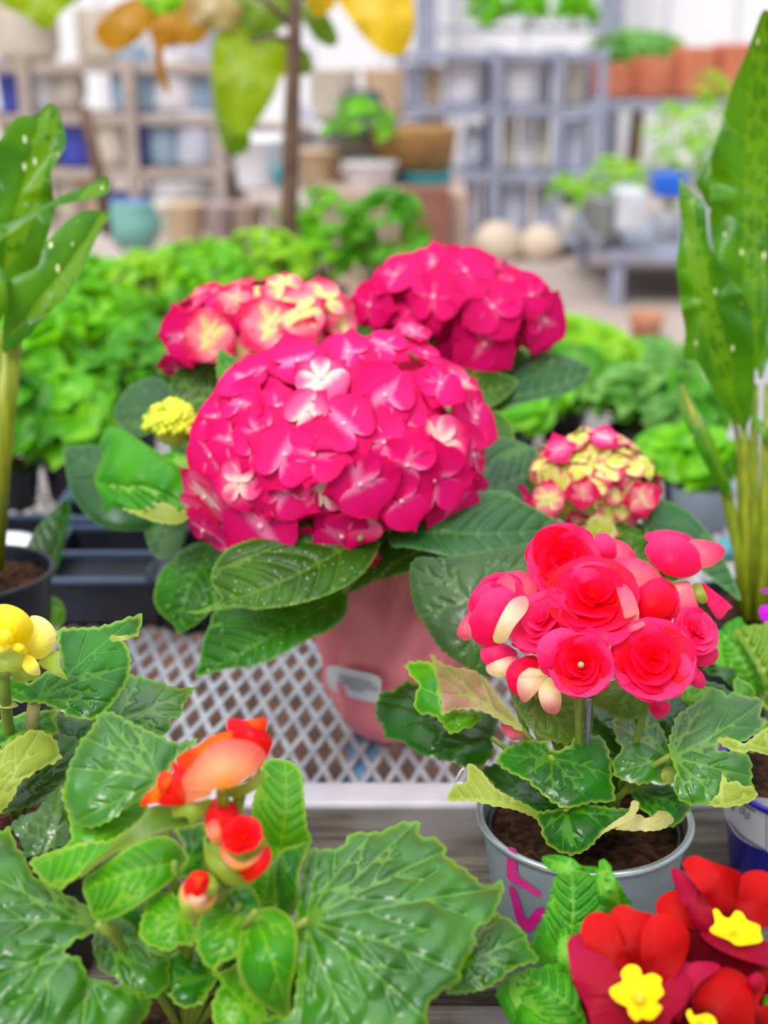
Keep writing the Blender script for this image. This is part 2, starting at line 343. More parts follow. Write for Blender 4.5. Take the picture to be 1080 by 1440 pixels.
# ================================================================ benches (near)
def plank(y0, y1, z0, z1, label):
    m = M(); x0, x1 = -.75, .85; nx = 60
    prof = [(y0+.002, z0), (y0, z1-.004), (y0+.004, z1), (y1-.004, z1), (y1, z1-.004), (y1-.002, z0)]; V = []
    for i in range(nx+1):
        x = x0+(x1-x0)*i/nx; w = .0006*math.sin(x*37+y0*90)+.0005*math.sin(x*91)
        for j, (y, z) in enumerate(prof): V.append((x, y+w*(1 if j < 3 else -1), z+(w*.5 if z > z0 else 0)))
    k = len(prof); Fc = [(i*k+j, (i+1)*k+j, (i+1)*k+(j+1) % k, i*k+(j+1) % k) for i in range(nx) for j in range(k)]+[tuple(range(k))[::-1], tuple(nx*k+j for j in range(k))]
    m.add(V, Fc); return tag(m.build('wooden_plank', WOOD, None, smooth=False), label, 'plank', 'weathered bench planks')
plank(.8055, .884, -.03, 0, 'weathered grey plank at the back, next to the white metal bench edge')
plank(.684, .803, -.03, .0, 'wide weathered grey plank under the zinc pot of the pink begonia')
plank(.56, .672, -.034, -.004, 'weathered brown plank nearest the viewer, past the dark gap')
m = M()
for x in (-.6, .0, .7): m.box((x-.03, .57, -.09), (x+.03, .88, -.035))
tag(m.build('plank_support', WOOD, None, smooth=False), 'wooden battens under the grey planks', 'batten')
# mesh bench
bench = empty('mesh_bench', (0, .89, -.6), 'grey diamond-mesh metal bench with pale metal edge behind the wooden planks', 'bench')
Y0, Y1, X0, X1 = .918, 2.45, -1.0, 1.15; zt = -.004; px_, py_ = .0185, .056; m = M()
for fam in (1, -1):
    k0 = int((X0-(Y1-Y0)*px_/py_)/px_)-2; k1 = int((X1+(Y1-Y0)*px_/py_)/px_)+2
    for k in range(k0, k1):
        xa = k*px_; ya = Y0; xb = xa+fam*(Y1-Y0)*px_/py_; yb = Y1
        if fam == -1: xa, xb = xa, xb
        # clip in x
        def cl(x, xa=xa, xb=xb): return Y0+(x-xa)/(xb-xa)*(Y1-Y0)
        pa, pb = (xa, Y0), (xb, Y1)
        lo_, hi_ = min(xa, xb), max(xa, xb)
        if hi_ <= X0 or lo_ >= X1: continue
        def clip(p):
            if p[0] < X0: return (X0, cl(X0))
            if p[0] > X1: return (X1, cl(X1))
            return p
        pa, pb = clip(pa), clip(pb); w = .0023; dx = pb[0]-pa[0]; dy = pb[1]-pa[1]; L = math.hypot(dx, dy)
        if L < .01: continue
        nx, ny = -dy/L*w, dx/L*w; z1 = zt+(.0004 if fam > 0 else 0); z0 = z1-.0025
        V = [(p[0]+sg*nx, p[1]+sg*ny, z) for p in (pa, pb) for sg in (1, -1) for z in (z0, z1)]
        m.add(V, [(0, 1, 3, 2), (4, 6, 7, 5), (1, 5, 7, 3), (0, 2, 6, 4), (0, 4, 5, 1), (2, 3, 7, 6)])
m.build('mesh_top', GALV, bench, smooth=False)
m = M(); m.box((X0-.03, .889, -.035), (X1+.03, .92, 0)); m.box((X0-.03, Y1, -.035), (X1+.03, Y1+.03, 0)); m.box((X0-.03, .889, -.035), (X0, Y1+.03, -.001)); m.box((X1, .889, -.035), (X1+.03, Y1+.03, -.001))
f = m.build('bench_frame', FRAMEM, bench, smooth=False)
mod = f.modifiers.new('b', 'BEVEL'); mod.width = .004; mod.segments = 3
BLUL = plain('pale_blue_metal', (120, 168, 205), (110, 150, 190), .5)
for x, y in ((-.017, .955), (X0, .95), (X1, .95), (X0, 2.4), (X1, 2.4)):
    m = M(); m.box((x-.012, y-.012, -.596), (x+.012, y+.03, -.036)); m.build('leg', BLUL, bench, smooth=False)
m = M(); m.box((-.029, .925, -.036), (-.005, 1.3, -.010)); m.build('crossbar', BLUL, bench, smooth=False, label='pale blue crossbar below the mesh')

# ================================================================ generic plant helpers
def leaf(parent, c, pts, d, mats, name='leaf', stem=None, label=None, folds=(), **kw):
    m = M(); kw.setdefault('veins', 'palm'); kw.setdefault('teeth', (3.2, 15)); kw.setdefault('quilt', .0012)
    J = patch(m, c, pts, d, **kw)
    mats = [mats] if not isinstance(mats, list) else mats
    if stem is not None:
        b = np.array(stem, float); mid = (J+b)/2+np.array([0, .0, .015]); t = np.linspace(0, 1, 9)[:, None]
        J2 = J+np.array([0, .004, -.002])
        m.tube((1-t)**2*J2+2*t*(1-t)*mid+t*t*b, [.0016+.0008*i/8 for i in range(9)], 1, 7); mats = mats[:1]+[STEMG]+mats[1:]
    else: mats = mats[:1]+[STEMG]+mats[1:]
    for fd in folds:
        fd = dict(fd); pp = fd.pop('pts'); dd = fd.pop('d'); fd.setdefault('dome', .003); fd.setdefault('mi', 2); fd.setdefault('teeth', (2, 13)); patch(m, fd.pop('c', c), pp, dd, **fd)
    o = m.build(name, mats, parent)
    if label: o['label'] = label
    return o
def petal(parent, c, pts, d, mat, base=None, name='petal', **kw):
    m = M(); kw.setdefault('dome', .004); kw.setdefault('step', 5); kw.setdefault('n', (0, -.75, .65)); patch(m, c, pts, d, base=base, **kw)
    return m.build(name, mat, parent)
def petal_grid(m, L, Wd, T, cup=.25, curl=0., tip=.15, nu=9, nv=9, mi=0, u0=0., wig=0., pw=.62):
    """a petal along +X of length L, half width Wd; T: 4x4 transform"""
    V = []; rr = []; an = []; ph = random.uniform(0, 6)
    for i in range(nu):
        u = u0+(1-u0)*i/(nu-1); w = Wd*(max(0, math.sin(PI*min(1, .10+.90*u**.82)))**pw) if i < nu-1 else Wd*.16*(1-tip)
        for j in range(nv):
            v = -1+2*j/(nv-1); x = L*u*(1-tip*abs(v)**1.6*.35); y = w*v
            z = cup*L*(u**1.8)*.6+cup*Wd*(v*v)*.5*math.sin(PI*min(1, u+.15))-curl*L*max(0, u-.6)**2*2+wig*L*math.sin(v*5+ph)*u*u
            V.append(T @ Vector((x, y, z))); rr.append(u); an.append(v*.5)
    Fc = [(i*nv+j, (i+1)*nv+j, (i+1)*nv+j+1, i*nv+j+1) for i in range(nu-1) for j in range(nv-1)]
    m.add([tuple(v) for v in V], Fc, mi, rr=rr, an=an)
def frame(c, nrm, up=(0, 0, 1), roll=0.):
    z = Vector(nrm).normalized(); x = Vector(up).cross(z)
    if x.length < .01: x = Vector((1, 0, 0))
    x.normalize(); y = z.cross(x); r = Matrix((x, y, z)).transposed().to_4x4()
    return Matrix.Translation(Vector(c)) @ r @ Matrix.Rotation(roll, 4, 'Z')
# ---------------------------------------------------------------- hydrangea
def floret_mesh(kind, k):
    m = M(); n = 4 if kind != 'h5' else 5
    for i in range(n):
        a = i*2*PI/n+random.uniform(-.1, .1); T = Matrix.Rotation(a, 4, 'Z') @ Matrix.Translation((0, 0, .03*(i % 2))) @ Matrix.Rotation(-random.uniform(-.26, .12), 4, 'Y') @ Matrix.Rotation(random.uniform(-.13, .13), 4, 'X')
        petal_grid(m, random.uniform(.95, 1.08), random.uniform(.60, .70), T, cup=random.uniform(-.02, .1), curl=random.uniform(.0, .2), tip=random.uniform(.1, .9), wig=random.uniform(0, .03), nu=11, nv=9, pw=.56)
    m.ball((0, 0, .05), (.062, .062, .05), 1)
    m.tube([(0, 0, .0), (0, 0, -.1), (0, 0, -.2)], [.03, .025, .03], 2, 6)
    o = m.build('floret', [HP, BEAD, STEMG]); me = o.data; bpy.data.objects.remove(o); return me
FM = [floret_mesh('h', k) for k in range(9)]
def variant(mat):
    out = []
    for me in FM: q = me.copy(); q.materials[0] = mat; out.append(q)
    return out
FMS = {'pink': FM, 'blush': variant(HPB), 'cream': variant(HPC), 'lime': variant(HPG), 'magenta': variant(HPM)}
def head(parent, c, rad, manual, nfill, size, mixf, lab=None, zmin=-.35, tilt=.3, jit=1.0):
    """one flower head: a core (part) carrying its florets (sub-parts)"""
    c = np.array(c); rad = np.array(rad); m = M(); m.ball(c, rad*.78, 0, 20, 12); pr = c+np.array([0, 0, -rad[2]*.5])
    core = m.build('flower_head', plain('head_core', (150, 10, 60), (100, 16, 44), .9, spec=.1), parent)
    if lab: core['label'] = lab
    og = origin(parent); pts = []
    def put(p, r, kind, nn, roll):
        o = bpy.data.objects.new('floret', random.choice(FMS[kind])); COL.objects.link(o); o.parent = core
        o.matrix_basis = frame(p-og, nn, roll=roll) @ Matrix.Scale(r, 4); pts.append((p, r))
    for q in manual:
        x, y, r = q[:3]; kd = q[3] if len(q) > 3 else mixf(); ry = ray((x, y)); o_ = (CAM-c)/rad; dd = ry/rad
        A = dd@dd; B = 2*o_@dd; C_ = o_@o_-1; disc = B*B-4*A*C_
        t = (-B-math.sqrt(disc))/(2*A) if disc > 0 else -B/(2*A)
        p = CAM+t*ry; nn = (p-c)/rad**2; nn /= np.linalg.norm(nn); vw = (CAM-p); vw /= np.linalg.norm(vw); nn = nn*.75+vw*.35+rng.normal(0, .10, 3)
        put(p+nn/np.linalg.norm(nn)*random.uniform(.002, .010), 1.12*r*t/F*random.uniform(.9, 1.1), kd, nn, random.uniform(0, PI))
    for i in range(nfill):
        z = 1-(i+.5)/nfill*(1-zmin); a = i*2.39996+.5; q = np.array([math.sqrt(max(0, 1-z*z))*math.cos(a), math.sqrt(max(0, 1-z*z))*math.sin(a), z]); p = c+q*rad*random.uniform(.80, .90)
        r = size*random.uniform(.85, 1.12)
        if any(np.linalg.norm(p-b) < .6*rb for b, rb in pts[:len(manual)]): continue
        nn = q/rad; nn /= np.linalg.norm(nn); nn = nn+rng.normal(0, tilt*.6, 3)+np.array([0, 0, .15]); put(p, r, mixf(), nn, random.uniform(0, PI))
    return core
# ---------------------------------------------------------------- begonia bloom
def bloom(parent, x, y, d, rpx, nrm=None, outer=BP, inner=BR, layers=None, eye=None, roll=0., squash=1.0, name='flower', cup=.3):
    R = rpx*1.08*d/F; c = U(x, y, d); v = CAM-c; v /= np.linalg.norm(v); nrm = v if nrm is None else v*.6+np.array(nrm)
    T0 = frame(c, nrm, roll=roll) @ Matrix.Diagonal((1, squash, 1, 1)); m = M()
    lay = layers or [(.84, 3, .16, 0.15), (.66, 3, .36, .3), (.46, 3, .7, .5), (.28, 3, 1.1, .6)]
    for li, (f, n, up, off) in enumerate(lay):
        for k in range(n):
            a = k*2*PI/n+li*.7+random.uniform(-.2, .2)
            T = T0 @ Matrix.Rotation(a, 4, 'Z') @ Matrix.Translation((R*random.uniform(-.1, .08), R*random.uniform(-.09, .09), R*.05*(li+1))) @ Matrix.Rotation(random.uniform(-.2, .2), 4, 'X') @ Matrix.Rotation(-up*.75, 4, 'Y')
            petal_grid(m, R*f*random.uniform(1., 1.16), R*f*random.uniform(.72, .9), T, cup=cup+.2*li*.4, curl=-.1, tip=.05, nu=8, nv=9, pw=.6, mi=0)
    if eye: m.ball(tuple(T0 @ Vector((0, 0, R*.42))), R*.1, 1, rr=0)
    core = m.build(name, [inner, eye or CREAM], parent)
    for k, a in enumerate((PI/2, -PI/2, 0, PI)):
        m = M(); T = T0 @ Matrix.Rotation(a+random.uniform(-.12, .12), 4, 'Z') @ Matrix.Translation((-R*.06, 0, -R*.02*k)) @ Matrix.Rotation(-random.uniform(.12, .25), 4, 'Y')
        petal_grid(m, R*1.06, R*.93, T, cup=.22, curl=.12, tip=.0, nu=10, nv=13, pw=.55); m.build('petal', outer, core)
    return core
def stem(parent, a, b, r=.002, mat=None, sag=.0, name='stem', r2=None, off=(0, 0, 0)):
    a = np.array(a); b = np.array(b); mid = (a+b)/2+np.array(off); t = np.linspace(0, 1, 9)[:, None]; m = M()
    m.tube((1-t)**2*a+2*t*(1-t)*mid+t*t*b, [r+((r2 or r)-r)*i/8 for i in range(9)], 0, 8); return m.build(name, mat or STEMG, parent)
def soil(parent, c, r, z, name='soil'):
    m = M(); V = [(c[0], c[1], z+.003)]; k = 40
    for i in range(1, 13):
        for j in range(k): a = 2*PI*j/k; q = r*i/12; V.append((c[0]+q*math.cos(a), c[1]+q*math.sin(a), z+random.uniform(-.0018, .0022)))
    Fc = [(0, 1+j, 1+(j+1) % k) for j in range(k)]+[(1+(i-1)*k+j, 1+i*k+j, 1+i*k+(j+1) % k, 1+(i-1)*k+(j+1) % k) for i in range(1, 12) for j in range(k)]
    m.add(V, Fc); return m.build(name, SOIL, parent)
def pot(parent, c, r1, r0, h, mat, z0=0., rim=.003, name='pot', wall=.0015, seg=64, rimmat=None, fold=None):
    m = M(); prof = [(0, .001), (r0-.002, 0), (r0, .002), (r1-.001, h-.006), (r1+rim*.3, h-.005), (r1+rim*.9, h-.003), (r1+rim*.9, h-.001), (r1+rim*.3, h), (r1-wall, h-.001), (r1-wall-.001, h-.006), (r0*.93+.001, .012), (0, .012)]
    m.lathe(prof[:4], (c[0], c[1], z0), seg, 0, fold); m.lathe(prof[3:9], (c[0], c[1], z0), seg, 1, fold); m.lathe(prof[8:], (c[0], c[1], z0), seg, 0, fold)
    return m.build(name, [mat, rimmat or mat], parent)
def cone_depth(c, z0, r0, z1, r1, off=.0004):
    """depth along the view of the near side of a tapered pot"""
    def fn(rays):
        k = (r1-r0)/(z1-z0); out = []
        for r in rays:
            o = CAM-np.array([c[0], c[1], 0]); a = r[0]**2+r[1]**2-(k*r[2])**2; rz = r0+off+k*(o[2]-z0)
            b = 2*(o[0]*r[0]+o[1]*r[1]-rz*k*r[2]); q = o[0]**2+o[1]**2-rz*rz; dc = b*b-4*a*q
            out.append((-b-math.sqrt(max(dc, 0)))/(2*a))
        return np.array(out)
    return fn
# ================================================================ zinc pot begonia
zc = U(822, 1143, .80); ZR = .060; H = zc[2]
zin = empty('potted_begonia', (zc[0], zc[1], 0), 'pink red begonia in a round zinc pot with painted pink marks on the grey planks', 'potted plant')
zb = np.array([zc[0], zc[1], H-.02])
pot(zin, zc, ZR, ZR*.74, H, ZINC, 0, rim=.0028, rimmat=ZINCR)
inner = M(); inner.lathe([(ZR*.6, H-.05), (ZR*.905, H-.012), (ZR*.925, H-.008), (ZR*.89, H-.010)], (zc[0], zc[1], 0), 48); inner.build('inner_pot', BLACKP, zin)
soil(zin, zc, ZR*.90, H-.014)
cdp = cone_depth(zc, 0, ZR*.74, H, ZR, .0006)
m = M(); patch(m, 'I', [(90, 195), (107, 194), (126, 205), (128, 250), (131, 298), (172, 330), (216, 366), (205, 380), (150, 348), (92, 312), (88, 250)], .76, dome=0, step=3, depth=cdp); m.build('painted_mark', MAGT, zin, label='pale pink painted mark shaped like an L')
m = M(); patch(m, 'I', [(95, 345), (120, 355), (140, 410), (160, 468), (180, 452), (200, 428), (230, 424), (222, 462), (176, 512), (148, 502), (125, 470), (108, 400)], .76, dome=0, step=3, depth=cdp); m.build('painted_mark', MAGV, zin, label='magenta painted mark shaped like a V')
UPN = (0, -.35, .93)
leaf(zin, 'J', [(275, 500), (290, 465), (330, 442), (420, 446), (600, 425), (800, 385), (900, 380), (930, 500), (900, 600), (800, 640), (700, 700), (640, 800), (640, 900), (665, 1010), (680, 1060), (560, 1000), (450, 930), (400, 870), (345, 780), (298, 700), (278, 600)], .86, leafmat('begonia_leaf_dull', (34, 70, 28), (56, 92, 36), (90, 130, 70), rough=.4, coat=.4, vs=.35, edge=(60, 100, 40)), joint=(585, 670), n=(-.2, -.75, .6), stem=zb, teeth=(2.5, 12), dome=.006)  # large round leaf in a dull dark green
leaf(zin, 'D', [(100, 490), (130, 410), (190, 400), (250, 355), (320, 370), (400, 420), (500, 500), (600, 505), (700, 520), (720, 560), (690, 660), (695, 720), (640, 780), (580, 790), (460, 755), (360, 735), (290, 700), (220, 655), (150, 640), (140, 590), (105, 540)], .80, BEGD, joint=(690, 640), n=(-.1, -.4, .9), stem=zb, dome=.012, noise=.0015)
leaf(zin, 'D', [(255, 265), (320, 250), (380, 260), (420, 310), (430, 400), (440, 490), (520, 500), (640, 520), (600, 580), (540, 600), (480, 620), (430, 560), (390, 525), (320, 515), (295, 450), (320, 370), (280, 330)], .775, BEGB, joint=(600, 540), n=(-.2, -.5, .8), dome=.008, noise=.002)
leaf(zin, 'D', [(380, 210), (430, 255), (520, 285), (580, 290), (640, 325), (690, 380), (730, 440), (800, 520), (850, 600), (800, 590), (720, 545), (640, 505), (540, 495), (480, 505), (440, 525), (430, 420), (400, 300)], .762, BEGP, joint=(850, 600), tips=[(440, 500), (380, 215), (430, 330)], n=(-.1, -.85, .45), dome=-.004, noise=.001, label='pinkish folded leaf underside', stem=zb)
leaf(zin, 'D', [(640, 800), (720, 770), (760, 790), (880, 860), (960, 950), (1040, 980), (1130, 1000), (1100, 1060), (980, 1060), (880, 990), (760, 930), (690, 870)], .785, BEGD, joint=(1080, 1020), n=(0, -.3, .95), dome=.006,
     folds=[dict(pts=[(465, 940), (500, 880), (560, 862), (565, 800), (575, 765), (640, 810), (700, 885), (780, 935), (880, 985), (985, 1060), (965, 1085), (900, 1042), (800, 1003), (700, 985), (600, 962), (480, 960)], d=.755, veins='pin', joint=(900, 1020), tips=[(480, 945)], n=(0, -.6, .8), dome=.006)] ) .data.materials.append(BEGU)
leaf(zin, 'P', [(410, 480), (470, 470), (560, 465), (620, 470), (610, 540), (580, 580), (560, 608), (500, 595), (460, 570), (430, 530)], .765, BEGO, joint=(470, 470), n=(0, -.7, .7), stem=zb)
leaf(zin, 'P', [(590, 470), (680, 440), (780, 480), (768, 520), (755, 535), (700, 545), (650, 520)], .77, BEGO, joint=(720, 450), n=(0, -.7, .7))
leaf(zin, 'P', [(520, 560), (600, 520), (680, 540), (700, 640), (680, 740), (600, 700), (540, 640)], .80, BEGD, joint=(600, 620), n=(0, -.3, .9), stem=zb)
leaf(zin, 'P', [(600, 470), (700, 470), (800, 450), (900, 440), (980, 470), (960, 560), (860, 600), (760, 600), (660, 560)], .81, BEGD, joint=(780, 520), n=(0, -.3, .9), stem=zb)
leaf(zin, 'P', [(385, 625), (430, 600), (500, 600), (515, 625), (560, 610), (590, 562), (615, 585), (645, 590), (668, 640), (672, 700), (678, 755), (620, 762), (545, 775), (490, 740), (450, 705), (400, 680), (370, 655)], .742, BEG, joint=(513, 642), n=(.0, -.42, .9), dome=.010, noise=.0015, stem=zb, tips=[(385, 632), (440, 690), (520, 765), (600, 745), (668, 690), (600, 580), (450, 605)])
leaf(zin, 'E', [(300, 400), (380, 385), (465, 380), (475, 430), (520, 420), (560, 480), (585, 560), (600, 610), (620, 660), (560, 720), (500, 715), (440, 733), (360, 715), (300, 680), (300, 600), (340, 560), (310, 500)], .757, BEGG, joint=(590, 600), n=(.1, -.2, .97), dome=.009, stem=zb)
leaf(zin, 'E', [(490, 700), (530, 655), (590, 640), (620, 670), (600, 725), (540, 722)], .748, BEGU, joint=(600, 650), n=(0, -.7, .7), teeth=(1.5, 12))
leaf(zin, 'E', [(640, 240), (720, 225), (790, 250), (760, 330), (690, 340), (650, 310)], .80, BEGB, joint=(650, 300), n=(0, -.5, .85))
leaf(zin, 'E', [(520, 400), (600, 280), (700, 330), (680, 420), (600, 500), (560, 520)], .79, BEGD, joint=(600, 480), n=(0, -.5, .85), stem=zb)
leaf(zin, 'E', [(600, 430), (620, 380), (665, 350), (730, 300), (775, 240), (840, 252), (870, 275), (905, 262), (960, 282), (1030, 292), (1060, 312), (1040, 380), (1060, 420), (1010, 480), (940, 520), (830, 520), (830, 560), (920, 560), (985, 590), (1000, 650), (1000, 720), (1022, 780), (960, 830), (850, 840), (760, 830), (680, 832), (625, 800), (602, 740), (612, 660), (585, 590), (578, 510)], .735, BEGG, joint=(592, 590), n=(.1, -.3, .95), dome=.012, noise=.001, stem=zb, ctr=(780, 580), tips=[(780, 255), (1040, 320), (940, 515), (990, 690), (850, 830), (690, 828), (650, 360)],
     folds=[dict(pts=[(765, 832), (805, 800), (832, 765), (850, 675), (880, 720), (920, 712), (960, 740), (1000, 742), (1026, 790), (960, 832), (850, 848)], d=.715, n=(0, -.7, .7), veins='palm', joint=(850, 840)),
            dict(pts=[(820, 502), (850, 492), (900, 497), (960, 522), (1020, 480), (1090, 440), (1130, 500), (1090, 580), (1000, 560), (960, 572), (900, 560), (850, 535)], d=.718, n=(0, -.7, .7), veins='palm', joint=(1090, 560))]).data.materials.append(BEGU)
leaf(zin, 'E', [(370, 750), (450, 740), (600, 735), (640, 800), (690, 840), (650, 910), (580, 950), (500, 900), (440, 860), (400, 800)], .765, BEG, joint=(400, 760), n=(0, -.3, .95), dome=.006, stem=zb)
leaf(zin, 'E', [(-100, 880), (-20, 860), (60, 850), (160, 830), (300, 850), (400, 860), (340, 930), (250, 970), (200, 1030), (150, 1070), (80, 1090), (0, 1062), (-55, 1010), (-70, 950)], .728, BEG, joint=(60, 860), n=(0, -.45, .9), dome=.012, stem=zb,
     folds=[dict(pts=[(390, 815), (425, 820), (422, 860), (385, 910), (300, 952), (240, 985), (215, 1010), (250, 960), (300, 920), (372, 870)], d=.715, n=(0, -.6, .8), teeth=(1, 9)),
            dict(pts=[(300, 955), (360, 905), (420, 880), (460, 900), (500, 890), (520, 865), (570, 870), (605, 910), (540, 960), (420, 967)], d=.735, n=(0, -.6, .8), veins='palm', joint=(330, 950), teeth=(2, 12))]).data.materials.append(CREAM)
# blooms
PINKN = (0, -.3, .5)
bloom(zin, 792, 788, .765, 50, roll=.3); bloom(zin, 767, 878, .745, 50, (-.3, 0, .4), roll=1.0, squash=.85, inner=BP)
bloom(zin, 833, 845, .745, 62, (0, 0, .5), roll=.1, outer=BR); bloom(zin, 817, 935, .715, 44, (0, 0, .0), roll=.4, eye=CREAM, outer=BP)
bloom(zin, 917, 930, .725, 57, (.1, 0, .2), roll=.2, outer=BP); bloom(zin, 919, 847, .755, 34, (0, 0, .2), roll=.2, inner=BR, outer=BR)
bloom(zin, 705, 855, .765, 48, (-.6, 0, .3), roll=.8, squash=.95, inner=BP, outer=BP)
bloom(zin, 975, 890, .75, 34, (.4, 0, .3), roll=.5, outer=BP, inner=BP)
FP = lambda pts, d, mat, base, **k: petal(zin, 'Fl', pts, d, mat, base, **k)
FP([(175, 245), (220, 200), (272, 192), (315, 215), (330, 260), (310, 300), (240, 290)], .757, BC, (240, 420))
FP([(80, 340), (105, 265), (170, 228), (205, 245), (170, 300), (110, 350)], .76, BP, (180, 430))
FP([(75, 380), (110, 310), (150, 262), (230, 250), (280, 280), (250, 345), (210, 400), (175, 460), (120, 467), (85, 430)], .742, BP, (200, 450), dome=.008)
FP([(32, 420), (55, 370), (90, 345), (85, 440), (50, 445)], .747, BC, (120, 440), name='petal')
FP([(168, 430), (195, 360), (235, 300), (285, 285), (297, 330), (245, 400), (212, 455), (175, 457)], .728, BW, (190, 470), dome=.006)
FP([(120, 485), (175, 460), (225, 468), (258, 502), (200, 530), (140, 537)], .745, BP, (190, 580)); FP([(143, 545), (190, 520), (250, 508), (240, 560), (195, 588), (150, 572)], .738, BW, (200, 590), dome=.006)
FP([(328, 490), (345, 440), (390, 410), (435, 403), (475, 425), (410, 480), (390, 540), (382, 580), (345, 562)], .712, BP, (440, 550))
FP([(410, 235), (450, 185), (520, 158), (590, 168), (640, 215), (610, 245), (520, 235), (420, 250)], .742, BP, (525, 330), dome=.006)
FP([(520, 400), (600, 420), (690, 400), (650, 450), (590, 472), (530, 455), (505, 430)], .715, BP, (550, 340))
FP([(545, 60), (590, 53), (620, 90), (618, 145), (582, 155), (550, 110)], .768, BP, (600, 200)); FP([(610, 80), (660, 90), (700, 140), (650, 150), (600, 155)], .772, BC, (600, 200))
FP([(598, 165), (650, 140), (740, 160), (795, 220), (760, 240), (700, 280), (650, 235)], .747, BC, (700, 280), dome=.006)
FP([(695, 270), (735, 228), (800, 225), (835, 285), (833, 345), (780, 372), (722, 372), (700, 330)], .738, BR, (780, 370), dome=.007)
FP([(622, 238), (660, 245), (690, 285), (708, 345), (700, 385), (665, 392), (642, 320)], .730, BC, (690, 400))
FP([(635, 422), (680, 395), (748, 370), (720, 400), (670, 420)], .720, BC, (750, 372), step=4)
FP([(725, 60), (800, 40), (880, 55), (910, 82), (850, 110), (770, 100)], .772, BP, (830, 210)); FP([(890, 85), (960, 78), (1025, 108), (1010, 152), (940, 178)], .765, BC, (830, 190))
FP([(730, 125), (762, 70), (830, 58), (900, 88), (938, 140), (935, 190), (880, 217), (800, 202)], .755, BP, (830, 215), dome=.009)
FP([(820, 250), (890, 230), (915, 290), (930, 355), (850, 377), (825, 330)], .757, BC, (850, 240)); FP([(840, 385), (905, 355), (965, 395), (972, 450), (1002, 490), (990, 530), (940, 548), (880, 510)], .745, BP, (870, 470), dome=.008)
FP([(890, 540), (935, 560), (955, 600), (942, 628), (900, 612)], .745, BP, (890, 500)); FP([(940, 240), (965, 250), (1052, 322), (1040, 335), (1002, 372), (955, 300)], .775, BP, (930, 250)); FP([(895, 260), (930, 235), (962, 300), (930, 310)], .772, SEPAL, (900, 250))
FP([(215, 570), (250, 522), (320, 505), (335, 550), (280, 585), (262, 650), (230, 632)], .735, BR, (330, 600)); FP([(255, 610), (270, 570), (305, 550), (370, 575), (345, 620), (290, 678), (262, 655)], .728, BW, (370, 580), dome=.006)
FP([(335, 640), (360, 592), (400, 592), (420, 660), (412, 714), (382, 722), (350, 700)], .722, BW, (380, 585), dome=.008); FP([(744, 684), (820, 680), (815, 722), (770, 738)], .735, BP, (780, 660))
FP([(310, 262), (400, 230), (410, 300), (340, 320)], .762, BP, (400, 300)); FP([(235, 460), (330, 450), (330, 500), (260, 480)], .742, BP, (330, 470))
m = M(); patch(m, 'D', [(735, 560), (790, 580), (850, 605), (860, 640), (800, 650), (760, 620)], .76, dome=.006, base=(860, 640)); m.build('petal', BC, zin, label='fallen pale pink petal lying among the leaves')
for x, y, d, xt, yt in ((792, 850, .775, 800, 1040), (833, 900, .765, 830, 1050), (770, 920, .765, 790, 1050), (920, 960, .745, 880, 1060), (945, 820, .77, 900, 1000), (965, 830, .77, 935, 826), (700, 900, .77, 760, 1060), (812, 975, .735, 815, 1040)):
    stem(zin, U(x, y, d), U(xt, yt, d+.01) if yt < 900 else zb+np.array([(x-820)/9000, 0, 0]), .002, STEMG)
m = M(); m.tube([U(827, 983, .745), U(827, 1003, .747), zb+np.array([0, -.01, 0])], [.0018, .0018, .001], 0, 6); tag(m.build('label_stake', plain('grey_metal', (150, 155, 165), None, .35, .7)), 'small grey metal stake between the pink begonia blooms and leaves', 'stake')
m = M(); pts = [U(640, 1099, .79), U(648, 1084, .79), U(652, 1080, .79), U(653, 1084, .79)]
m.tube(pts, .0006, 0, 6); m.tube([U(640, 1099, .79), U(643, 1102, .785), U(650, 1101, .78)], .0006, 0, 6); tag(m.build('plastic_loop', plain('clear_plastic', (235, 240, 245), None, .2, spec=1.)), 'thin clear plastic loop sticking out by the rim of the zinc pot', 'plastic loop')

# ================================================================ orange begonia, front left
oc = U(262, 1452, .655); ob = empty('potted_begonia', (oc[0], oc[1], 0), 'orange red begonia with big glossy leaves and soil showing, front left', 'potted plant')
oh = oc[2]; os_ = np.array([oc[0], oc[1], oh-.005])
pot(ob, oc, .052, .038, oh, plain('grey_plastic', (110, 112, 124), (96, 98, 110), .35), 0); soil(ob, oc, .049, oh-.008)
LF = lambda c, pts, d, mat, **k: leaf(ob, c, pts, d, mat, **k)
LF('A', [(500, 660), (560, 650), (640, 690), (740, 740), (830, 780), (900, 808), (1005, 790), (940, 850), (880, 900), (860, 960), (820, 1000), (790, 1040), (720, 1090), (640, 1140), (560, 1200), (460, 1240), (380, 1220), (345, 1150), (322, 1080), (345, 930), (370, 880), (410, 790), (440, 765), (480, 700)], .60, BEGG, joint=(815, 1000), tips=[(520, 670), (430, 785), (352, 940), (985, 795), (400, 1200), (640, 700)], n=(-.1, -.35, .93), dome=.010, noise=.002, stem=os_)
LF('B', [(45, 215), (100, 172), (140, 165), (180, 130), (210, 90), (250, 52), (272, 40), (288, 120), (300, 200), (295, 290), (230, 318), (130, 355), (105, 350), (90, 290), (55, 240)], .61, leafmat('begonia_leaf_olive_gloss', (50, 92, 16), (30, 76, 14), (100, 140, 40), rough=.12, coat=.9, vs=.4), joint=(230, 330), tips=[(60, 215), (180, 135), (262, 50), (100, 340)], n=(-.3, -.2, .93), dome=.006, noise=.004)
